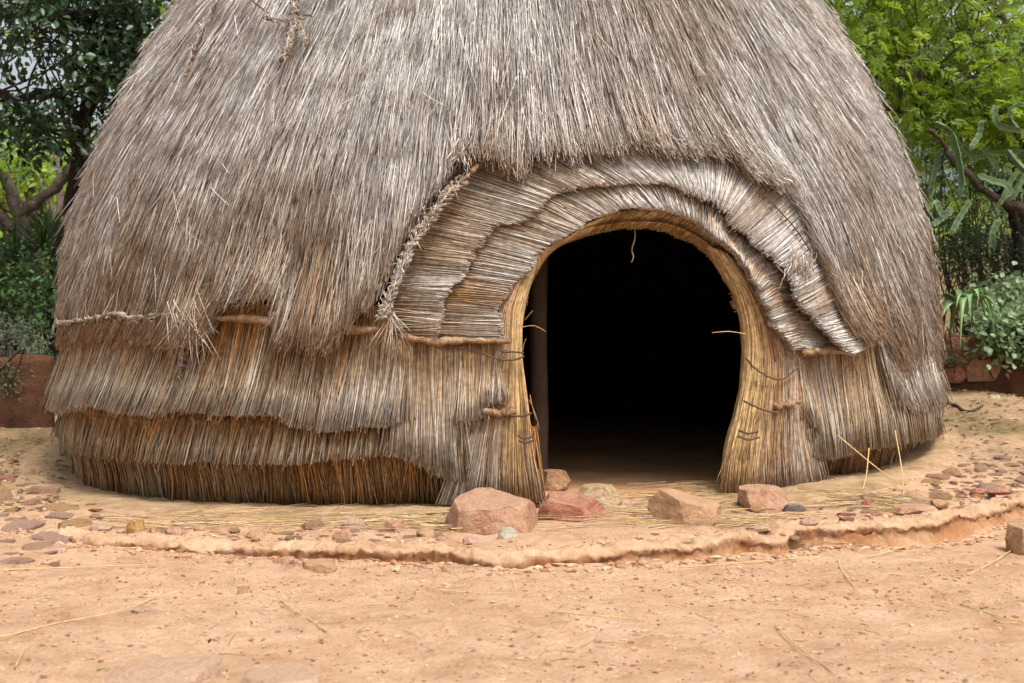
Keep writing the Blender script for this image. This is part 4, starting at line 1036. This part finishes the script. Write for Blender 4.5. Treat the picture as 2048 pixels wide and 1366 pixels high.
def twigs_to(centres, hub, n, r=.012, seed=0):
    rg = np.random.default_rng(seed); paths, rads = [], []
    for i in rg.permutation(len(centres))[:n]:
        c = centres[i]; h = hub[rg.integers(len(hub))]
        m_ = (c + h) / 2 + rg.normal(0, .15, 3); paths.append(smooth_path([h, m_, c], 9)); rads.append(np.linspace(r, r * .3, 9))
    return paths, rads

LM_DARK = leaf_mat('dark_glossy_leaf', (.007, .019, .006), (.015, .038, .011), (.04, .085, .022), .4, .15, .4)
LM_LIME = leaf_mat('lime_leaf', (.04, .085, .006), (.14, .235, .014), (.31, .42, .04), .5, .5)
LM_BRIGHT = leaf_mat('far_bright_leaf', (.10, .17, .015), (.20, .31, .03), (.34, .45, .09), .55, .45)
LM_MID = leaf_mat('mid_green_leaf', (.018, .05, .012), (.04, .10, .022), (.085, .17, .04), .5, .3)
LM_GREY = leaf_mat('grey_green_leaf', (.045, .07, .04), (.095, .135, .075), (.17, .21, .12), .6, .3)
LM_STRAP = leaf_mat('strap_leaf', (.03, .065, .015), (.06, .12, .03), (.11, .19, .055), .4, .25)
LM_ROUND = leaf_mat('round_pale_leaf', (.085, .14, .06), (.16, .235, .11), (.28, .36, .20), .5, .25)
M_CACT = leaf_mat('cactus_skin', (.06, .115, .05), (.10, .165, .075), (.16, .23, .12), .5, .02)
M_ALOE = leaf_mat('aloe_skin', (.07, .14, .04), (.12, .21, .07), (.19, .29, .11), .4, .12)

# --- dark broad-leaved tree on the left
def tree(name, label, cat, base_px, base_y, group=None):
    b = at_y(*base_px, base_y); b[2] = float(gz(b[0], b[1]))
    t = empty(name, tuple(b)); tag(t, label, cat, group); return t, b
def keep_world(o, root): o.parent = root; o.location = -Vector(root.location); return o

t, b = tree('broadleaf_tree', 'dark glossy-leaved tree rising behind the left side of the hut', 'tree', (150, 700), 13.0)
hub_p, hub_r = limb([(104, 790), (108, 640), (128, 480), (152, 370), (172, 225), (218, 40), (240, -160)], 13.0, .085, .05, 30, .03, 1)
b2 = limb([(176, 260), (110, 190), (20, 200), (-60, 170)], 12.8, .045, .02, 18, .04, 2); b3 = limb([(215, 60), (120, 20), (40, -40)], [13, 12.7, 12.5], .04, .02, 16, .04, 3)
b4 = limb([(190, 200), (250, 120), (300, 20)], 12.9, .035, .015, 14, .04, 4); b5 = limb([(0, 180), (40, 215), (80, 250), (150, 280)], 12.6, .03, .012, 14, .04, 5)
def thin(c):
    px = 1024 + c[:, 0] / c[:, 1] * F_PX; py = HZ - (c[:, 2] - CAM_Z) / c[:, 1] * F_PX
    return c[~((px > 15) & (px < 190) & (py > 20) & (py < 200) & (RNG.random(len(c)) < .5))]
cs = np.vstack([thin(px_centres(74, (-80, -120, 330, 190), (11.9, 13.6), 5, (60, -.1))), px_centres(13, (-60, 180, 190, 290), (12.2, 13.3), 6, (50, .06)), px_centres(14, (215, 60, 300, 240), (12.4, 13.4), 61)])
tw = twigs_to(cs, np.vstack([hub_p[10:], b2[0], b3[0], b4[0]]), 120, .012, 2)
keep_world(tube_obj('trunk', [hub_p, b2[0], b3[0], b4[0], b5[0]] + tw[0], [hub_r, b2[1], b3[1], b4[1], b5[1]] + tw[1], M_BARKD, None, 7), t)
keep_world(crown('crown', cs, 62, .15, .082, .046, LM_DARK, None, .7, -.35), t)

# --- bright trees far left, seen under the dark crown
t, b = tree('tree', 'bright yellow-green tree in the sunlit gap at the left edge', 'tree', (60, 560), 19.5)
cs = px_centres(60, (-120, 265, 190, 400), (18, 21), 8, (50, -.12)); hp_ = limb([(60, 560), (70, 420), (50, 300)], 19.5, .09, .05, 20, .03, 3)
tw = twigs_to(cs, hp_[0], 50, .02, 3)
keep_world(tube_obj('trunk', [hp_[0]] + tw[0], [hp_[1]] + tw[1], M_BARK, None, 7), t); keep_world(crown('crown', cs, 44, .26, .11, .06, LM_BRIGHT, None, .8, -.2), t)
# --- leaning brown tree with a heavy limb
t, b = tree('leaning_tree', 'thick brown trunk forking into a limb that leans right, at the left edge', 'tree', (30, 640), 15.0)
l1 = limb([(85, 580), (62, 520), (44, 465), (34, 415), (5, 345)], 15, .10, .06, 20, .02, 4); l2 = limb([(42, 432), (60, 412), (90, 390), (122, 362), (160, 310)], 15, .065, .042, 16, .02, 5); l3 = limb([(55, 495), (20, 450), (-30, 420)], 15, .08, .06, 12, .02, 6)
keep_world(tube_obj('trunk', [l1[0], l2[0], l3[0]], [l1[1], l2[1], l3[1]], M_BARK, None, 10), t)
cs = px_centres(20, (-150, 200, 60, 330), (14.6, 15.6), 9); keep_world(crown('crown', cs, 24, .2, .09, .05, LM_MID, None), t)
t, b = tree('slender_tree', 'pair of thin grey trunks standing behind the leaning limb', 'tree', (115, 600), 17.5)
l1 = limb([(118, 560), (115, 450), (122, 380), (110, 300)], 17.5, .05, .03, 16, .02, 7); l2 = limb([(118, 520), (105, 420), (92, 390), (80, 360)], 17.5, .035, .02, 12, .02, 8)
keep_world(tube_obj('trunk', [l1[0], l2[0]], [l1[1], l2[1]], M_RK_SLATE, None, 7), t)

# --- strap-leaved plants
def strap_geo(base, dirs, lens, wid, droop, seg=9, thick=.0):
    """curved strap leaves with thickness; base (n,3), dirs (n,3)"""
    n = len(base); t = np.linspace(0, 1, seg)[None, :, None]; L_ = lens[:, None, None]
    dr = droop[:, None, None]
    P = base[:, None] + dirs[:, None] * L_ * t + np.array([0, 0, -1.])[None, None] * (dr * L_ * t ** 2.2)
    T = np.gradient(P, axis=1); T /= np.linalg.norm(T, axis=2, keepdims=True)
    S = np.cross(T, np.array([0, 0, 1.])); S /= np.linalg.norm(S, axis=2, keepdims=True) + 1e-6; U = np.cross(S, T)
    wv = wid[:, None, None] * np.clip(1.0 - t ** 1.8, .02, 1) * (.75 + .25 * np.sin(np.pi * np.clip(t * 1.4, 0, 1)))
    th = np.maximum(thick, wid[:, None, None] * .12) * (1 - t * .8)
    V = np.stack([P - S * wv * .5 + U * wv * .22, P - U * th, P + S * wv * .5 + U * wv * .22, P + U * th * .1], 2)
    idx = np.arange(n * seg * 4).reshape(n, seg, 4); q = []
    for j in range(4): q.append(np.stack([idx[:, :-1, j], idx[:, :-1, (j + 1) % 4], idx[:, 1:, (j + 1) % 4], idx[:, 1:, j]], -1).reshape(-1, 4))
    return V.reshape(-1, 3), np.concatenate(q), n * seg * 4 // n
def strap_plant(name, label, base, n, L_, W_, mat, up, droop, cat='plant', group=None, seed=0, each=False, thick=.0):
    rg = np.random.default_rng(seed); root = empty(name, tuple(base)); tag(root, label, cat, group)
    a = np.arange(n) * 2.399 + rg.uniform(0, .5, n); el = rg.uniform(*up, n)
    d = np.stack([np.cos(a) * np.cos(el), np.sin(a) * np.cos(el), np.sin(el)], 1)
    ln = L_ * rg.uniform(.75, 1.15, n); wd = W_ * rg.uniform(.8, 1.15, n); dr = rg.uniform(*droop, n)
    bs = np.stack([np.cos(a) * W_ * .3, np.sin(a) * W_ * .3, np.zeros(n)], 1)
    V, q, per = strap_geo(bs, d, ln, wd, dr, thick=thick)
    if each:
        V = V.reshape(n, per, 3); q0 = q.reshape(4, n, -1, 4)[:, 0].reshape(-1, 4)
        for i in range(n): mesh_obj('leaf', V[i], [q0], mat, root, {'rnd': np.full(per, rg.random())})
    else: mesh_obj('leaves', V, [q], mat, root, {'rnd': np.repeat(rg.random(n), per)})
    return root
GSP = 'spiky plants at the left of the hut'
for i, (px, py, y, L_, lab) in enumerate([(30, 520, 13.4, .55, 'spiky strap-leaved plant under the leaning tree'), (85, 505, 13.1, .5, 'spiky strap-leaved plant closest to the left flank of the hut'), (-15, 560, 12.9, .55, 'spiky strap-leaved plant cut by the left edge'), (100, 470, 14.2, .45, 'tall thin-leaved spiky plant behind the others')]):
    strap_plant('spiky_plant', lab, at_y(px, py, y), 46, L_, .035, LM_STRAP, (.15, 1.45), (.1, .5), 'plant', GSP, 20 + i)
def bush(name, label, box, yr, n, per, spread, L, W, mat, cat='bush', seed=0, group=None, base=None, **kw):
    cs = px_centres(n, box, yr, seed); b = cs.mean(0); b[2] = float(gz(b[0], b[1])) if base is None else base
    root = empty(name, tuple(b)); tag(root, label, cat, group)
    hub = np.tile(b, (4, 1)) + RNG.normal(0, .06, (4, 3)); tw = twigs_to(cs, hub, min(n, 26), .012, seed)
    keep_world(tube_obj('stems', tw[0], tw[1], M_BARK, None, 5), root)
    keep_world(crown('foliage', cs, per, spread, L, W, mat, None, **kw), root); return root
bush('bush', 'dark leafy bush beside the left flank of the hut', (20, 520, 120, 660), (12.3, 13.2), 34, 46, .14, .06, .028, LM_MID, seed=31)
bush('bush', 'dark leafy bush at the left edge behind the planter', (-120, 500, 30, 650), (12.5, 13.6), 34, 46, .16, .065, .03, LM_DARK, seed=32)
bush('bush', 'bright green bush beyond the spiky plants at the left', (-60, 480, 140, 560), (14.5, 15.5), 22, 40, .18, .06, .03, LM_MID, seed=33)
bush('succulent', 'feathery grey-green succulent spilling over the planter wall', (-60, 655, 75, 712), (11.55, 12.2), 34, 70, .07, .035, .010, LM_GREY, 'plant', 34, base=.6)
bush('succulent', 'grey-green trailing succulent hanging down at the left edge', (-60, 735, 22, 800), (11.25, 11.45), 16, 60, .06, .035, .010, LM_GREY, 'plant', 35, base=.45)
# planter wall on the left
def rough_wall(name, p0, p1, z0, z1, th, mat, seed):
    n, m = 40, 12; t = np.linspace(0, 1, n); hgt = np.linspace(0, 1, m)
    p0, p1 = np.array(p0), np.array(p1); d = (p1 - p0) / np.linalg.norm(p1 - p0); nr = np.array([d[1], -d[0]])
    loop = [(-th / 2, k) for k in hgt] + [(th / 2, k) for k in hgt[::-1]]
    V = []
    for i, k in enumerate(t):
        c = p0 + (p1 - p0) * k
        for o_, h_ in loop:
            e = .03 * fbm(np.array(k * 8), np.array(h_ * 3 + (o_ > 0) * 7), seed, 3)
            V.append((c[0] - nr[0] * (o_ + e), c[1] - nr[1] * (o_ + e), z0 + (z1 - z0) * h_ + .03 * float(vnoise(k * 9, 0, seed)) * h_))
    V = np.array(V); K = len(loop); idx = np.arange(n * K).reshape(n, K); nx = np.roll(idx, -1, 1)
    q = np.stack([idx[:-1], nx[:-1], nx[1:], idx[1:]], -1).reshape(-1, 4)
    return mesh_obj(name, V, [q, idx[0][None, ::-1], idx[-1][None]], mat)
w0 = at_y(-120, 800, 11.3)[:2]; w1 = at_y(108, 800, 11.5)[:2]
tag(rough_wall('planter_wall', w0, w1, -.1, at_y(50, 713, 11.4)[2], .22, M_CLAY, 7), 'low red clay planter wall at the left of the hut', 'wall')

# --- right side
# feathery lime tree
t, b = tree('feathery_tree', 'lime green feathery tree filling the upper right corner', 'tree', (2110, 760), 13.2)
hubp = limb([(2120, 760), (2100, 480), (2060, 300), (1960, 180), (1850, 120)], [13.4, 13.3, 13.2, 13, 12.8], .09, .025, 30, .03, 11)
br2 = limb([(2060, 300), (2080, 150), (1990, 20), (1900, -80)], 13.2, .05, .02, 20, .04, 12); br3 = limb([(1960, 180), (1880, 200), (1800, 230)], 13, .02, .008, 12, .04, 13)
cs = np.vstack([px_centres(105, (1700, -120, 2150, 215), (12.3, 14.2), 12, (80, -.2)), px_centres(26, (1800, 190, 2130, 290), (12.4, 13.4), 13, (60, -.1)), px_centres(16, (1680, -60, 1800, 120), (13, 14), 14)])
tw = twigs_to(cs, np.vstack([hubp[0][12:], br2[0], br3[0]]), 90, .009, 4)
keep_world(tube_obj('trunk', [hubp[0], br2[0], br3[0]] + tw[0], [hubp[1], br2[1], br3[1]] + tw[1], M_BARK, None, 7), t)
keep_world(sprays('crown', cs, 22, .19, LM_LIME, None, 9, .064, .022, .14), t)
# tree-like cactus: heavy grey branch and hanging angular stems
root = empty('tree_cactus', tuple(at_y(2080, 780, 12.6))); tag(root, 'tree-like cactus with angular drooping green stems right of the hut', 'cactus')
m1 = limb([(1855, 255), (1885, 285), (1910, 330), (1935, 345), (1960, 375), (2010, 405), (2060, 430), (2110, 520)], 12.5, .018, .05, 34, .02, 21); m2 = limb([(2110, 640), (2070, 420), (2030, 330), (2000, 280)], 12.7, .055, .02, 24, .02, 22)
keep_world(tube_obj('branch', [m1[0], m2[0]], [m1[1], m2[1]], M_BARK, None, 9), root)
def cactus_stem(px, y, r, seed):
    p = smooth_path([at_y(a, b, y) for a, b in px], 22); rg = np.random.default_rng(seed)
    T = np.gradient(p, axis=0); T /= np.linalg.norm(T, axis=1, keepdims=True); S = np.cross(T, [0, 1., .15]); S /= np.linalg.norm(S, axis=1, keepdims=True); U = np.cross(S, T)
    k = np.linspace(0, 1, 22); rr = r * (.75 + .25 * np.abs(np.sin(k * 3.14 * 5))) * np.clip(np.minimum(k * 8 + .4, (1 - k) * 6 + .15), 0, 1)
    a0 = rg.uniform(0, 2); V = []
    for j in range(6):
        a = a0 + j * math.pi / 3; f = 1. if j % 2 == 0 else .38
        V.append(p + rr[:, None] * f * (math.cos(a) * S + math.sin(a) * U))
    V = np.stack(V, 1); idx = np.arange(22 * 6).reshape(22, 6); nx = np.roll(idx, -1, 1)
    q = np.stack([idx[:-1], nx[:-1], nx[1:], idx[1:]], -1).reshape(-1, 4)
    keep_world(mesh_obj('stem', V.reshape(-1, 3), [q, idx[0][None, ::-1], idx[-1][None]], M_CACT, None, {'rnd': np.tile([.95, .15] * 3, 22) * rg.uniform(.7, 1.05)}, smooth=False), root)
for i, px in enumerate([[(1905, 265), (1915, 300), (1925, 360), (1918, 400)], [(1870, 245), (1895, 258), (1912, 275)], [(1935, 320), (1980, 308), (2050, 300)], [(1990, 210), (1992, 235), (2000, 250), (2050, 262)],
                        [(2045, 330), (2020, 360), (2005, 395), (1990, 415)], [(2048, 345), (2030, 385), (2010, 400)], [(1955, 350), (1985, 362), (2010, 370), (2030, 400)], [(1880, 300), (1872, 340), (1860, 390)],
                        [(1925, 290), (1945, 310), (1950, 330)], [(1900, 420), (1880, 440), (1860, 452)], [(1965, 240), (1960, 270), (1940, 300)], [(2040, 200), (2020, 235), (2045, 270)], [(1960, 290), (1990, 330), (1985, 345)],
                        [(2000, 440), (1985, 470), (1990, 500)], [(1870, 400), (1885, 430), (1905, 415)], [(2015, 300), (2030, 320), (2060, 350)], [(1940, 400), (1915, 440), (1900, 470)]]):
    cactus_stem(px, 12.3 + .12 * ((i * 7) % 5) - .2, .033, 60 + i)
# shrubs behind
bush('grey_shrub', 'hazy grey-green shrub behind the drooping cactus stems', (1850, 330, 2090, 560), (14.6, 16.2), 70, 60, .2, .06, .018, LM_GREY, 'shrub', 41)
bush('dark_shrub', 'dark small-leaved shrub under the cactus at the right edge', (1930, 470, 2110, 560), (13.5, 14.2), 36, 70, .12, .045, .016, LM_DARK, 'shrub', 42)
bush('dark_shrub', 'dark small-leaved shrub between the hut and the aloe', (1880, 430, 1960, 540), (14., 14.6), 22, 60, .12, .05, .016, LM_MID, 'shrub', 43)
bush('shrub', 'pale green shrub showing through behind the feathery tree', (1680, 40, 1900, 320), (16, 18), 60, 50, .28, .09, .035, LM_GREY, 'shrub', 44)
bush('shrub', 'deep green shrub in the shade below the feathery tree', (1850, 220, 2120, 380), (14, 15), 50, 40, .18, .075, .03, LM_MID, 'shrub', 45)
t, b = tree('dark_tree', 'dark upright tree trunk at the right edge of the picture', 'tree', (2040, 640), 13.6)
l1 = limb([(2045, 660), (2038, 520), (2030, 440), (2000, 380)], 13.6, .07, .04, 18, .02, 31); l2 = limb([(2035, 470), (2060, 400), (2090, 330)], 13.6, .05, .03, 12, .02, 32)
keep_world(tube_obj('trunk', [l1[0], l2[0]], [l1[1], l2[1]], M_BARKD, None, 8), t)
cs = px_centres(14, (1990, 300, 2140, 420), (13.5, 14.2), 46); keep_world(crown('crown', cs, 22, .16, .06, .025, LM_DARK, None), t)
strap_plant('aloe', 'large green aloe with arching leaves above the stone wall', at_y(1930, 618, 11.7), 22, .50, .10, M_ALOE, (.55, 1.35), (.8, 1.5), 'aloe', None, 71, True, .008)
strap_plant('aloe', 'pale aloe showing over the right shoulder of the dome', at_y(1668, 22, 14.5), 18, .3, .05, M_ALOE, (.3, 1.2), (.2, .7), 'aloe', None, 72, False, .005)
strap_plant('grey_aloe', 'grey-green aloe with thin leaves beside the right flank of the hut', at_y(1872, 455, 13.6), 22, .38, .045, M_CACT, (.1, 1.2), (.1, .5), 'aloe', None, 73, False, .004)
bush('groundcover', 'pale round-leaved creeper spilling over the stone wall', (1968, 622, 2110, 712), (11.8, 12.3), 60, 40, .085, .05, .056, LM_ROUND, 'creeper', 51, base=.7, up=.9, mid=.4)
bush('groundcover', 'round-leaved shrub behind the creeper at the right edge', (1985, 575, 2110, 640), (12.3, 13.0), 40, 40, .10, .05, .056, LM_ROUND, 'creeper', 52, base=.8, up=.9)
bush('succulent', 'small dark rosette plant growing from a joint of the stone wall', (1880, 700, 1912, 722), (11.85, 11.95), 7, 40, .045, .03, .012, LM_GREY, 'plant', 53, base=.55)
# stone retaining wall on the right
wr = empty('stone_wall', tuple(at_y(1980, 760, 12.2))); tag(wr, 'low retaining wall of fitted red stones at the right', 'wall')
keep_world(rough_wall('wall', at_y(1845, 700, 12.25)[:2], at_y(2200, 700, 12.0)[:2], .1, at_y(1960, 668, 12.2)[2], .25, M_CLAY, 17), wr)
for i, (x, y, w_, h_, m_) in enumerate([(1910, 700, 70, 52, M_RK_RED), (1965, 735, 90, 42, M_RK_PINK), (1905, 745, 60, 32, M_RK_RED), (1960, 690, 60, 40, M_RK_RED), (2020, 690, 64, 50, M_RK_RED), (2030, 745, 60, 40, M_RK_PINK), (2090, 715, 80, 70, M_RK_RED), (1868, 735, 40, 40, M_RK_RED)]):
    p = at_y(x, y + h_ / 2, 12.07); sc = 12.07 / F_PX
    o = bpy.data.objects.new('stone', rock_mesh('stone', w_ * sc, .16, h_ * sc, m_, 700 + i, sub=2, topscale=.95)); COL.objects.link(o); o.location = Vector(p) - wr.location; o.parent = wr
rock('stone', 1995, 802, 44, 11, .08, M_RK_PALE, 91, 'pale elongated stone lying on leaf litter at the right', 'stone')
q = smooth_path([at_z(1886, 856, .06), at_z(1910, 862, .06), at_z(1935, 872, .05), at_z(1965, 868, .05)], 14); q[:, 2] = gz(q[:, 0], q[:, 1]) + .012
tag(tube_obj('fallen_stick', [q], [np.linspace(.014, .007, 14)], M_BARK, None, 7), 'brown fallen stick on the ground right of the hut', 'stick')
# litter of dead leaves behind
def dead_leaves(n, boxes, seed):
    rg = np.random.default_rng(seed); P = []
    for i in range(n):
        bx = boxes[rg.integers(len(boxes))]; yy = rg.uniform(bx[2], bx[3]); xx = rg.uniform(bx[0], bx[1]); P.append((xx, yy, float(gz(xx, yy)) + .012))
    P = np.array(P); D = rvec(n) * [1, 1, .15]; Nn = rvec(n) * .35 + [0, 0, 1]
    tag(leaves_obj('leaf_litter', P, D, Nn, rg.uniform(.03, .07, n), rg.uniform(.012, .03, n), LM_DEAD), 'dead leaves strewn on the ground beside the hut', 'leaves', kind='stuff')
LM_DEAD = leaf_mat('dead_leaf', (.06, .035, .02), (.16, .10, .05), (.34, .24, .13), .7, .1)
dead_leaves(900, [(2.8, 5, 8.3, 12), (2.9, 5, 9, 12), (-5, -2.9, 9.2, 11.3)], 5)
tag(leaves_obj('dark_leaf_litter', *(lambda P: (P, rvec(len(P)) * [1, 1, .2], rvec(len(P)) * .4 + [0, 0, 1]))(np.array([[q[0], q[1], float(gz(q[0], q[1])) + .012] for q in (at_z(RNG.uniform(0, 130), RNG.uniform(915, 1030), -.1) for _ in range(160))])), RNG.uniform(.03, .07, 160), RNG.uniform(.012, .03, 160), LM_DEAD), 'dark dead leaves between the stones left of the hut', 'leaves', kind='stuff')

tag(leaves_obj('dry_leaf_bits', *(lambda P: (P, rvec(len(P)) * [1, 1, .25], rvec(len(P)) * .5 + [0, 0, 1]))(np.array([[q[0], q[1], float(gz(q[0], q[1])) + .006] for q in (at_z(RNG.uniform(-20, 2070), RNG.uniform(1125, 1380), -.12) for _ in range(260))])), RNG.uniform(.012, .035, 260), RNG.uniform(.005, .014, 260), LM_DEAD), 'crumbs of dead leaf scattered over the dirt yard', 'leaves', kind='stuff')
# grass bank and the far wood
def bank():
    x = np.linspace(-40, 40, 90); y = np.linspace(21, 70, 50); X, Y = np.meshgrid(x, y)
    Z = gz(X, Y, False) - .06 + sstep(21, 26, Y) * (.2 + .3 * fbm(X * .5, Y * .5, 5, 4)) + .05 * np.clip(Y - 34, 0, 40)
    idx = np.arange(X.size).reshape(X.shape); q = np.stack([idx[:-1, :-1], idx[:-1, 1:], idx[1:, 1:], idx[1:, :-1]], -1).reshape(-1, 4)
    tag(mesh_obj('hill', np.stack([X, Y, Z], -1).reshape(-1, 3), [q], M_BANK), 'sunlit grassy bank far behind the trees', 'hill', kind='structure')
bank()
def far_wood():
    n = 1100; rg = np.random.default_rng(9); x = rg.uniform(-24, 24, n); y = rg.uniform(22, 30, n)
    low = (x < -5.8) & (x > -10.8); top = np.where(low, 1.2, 9.5) + np.where(low, .3, 1.5) * vnoise(x * .5, 0, 3)
    z = gz(x, y, False) + rg.random(n) ** .8 * (top - 1)
    cs = np.stack([x, y, z], 1)
    o = crown('far_wood', cs, 40, .55, .3, .17, LM_BRIGHT, None, .6, -.1); tag(o, 'far wood of pale green trees behind everything', 'wood', kind='stuff')
far_wood()
def undergrowth():
    n = 380; rg = np.random.default_rng(19); x = rg.uniform(-16, 16, n); y = rg.uniform(14.6, 17.5, n)
    ok = ((x > -4.1) & (x < 3.9)) | (x < -6.2) | (x > 6.2); x, y = x[ok], y[ok]
    z = gz(x, y, False) + rg.random(len(x)) * (2.0 + 1.4 * vnoise(x * .7, 0, 21)); cs = np.stack([x, y, z], 1)
    tag(crown('undergrowth', cs, 60, .26, .10, .05, LM_MID, None, .6, -.1), 'green undergrowth closing the garden behind the hut', 'undergrowth', kind='stuff')
undergrowth()
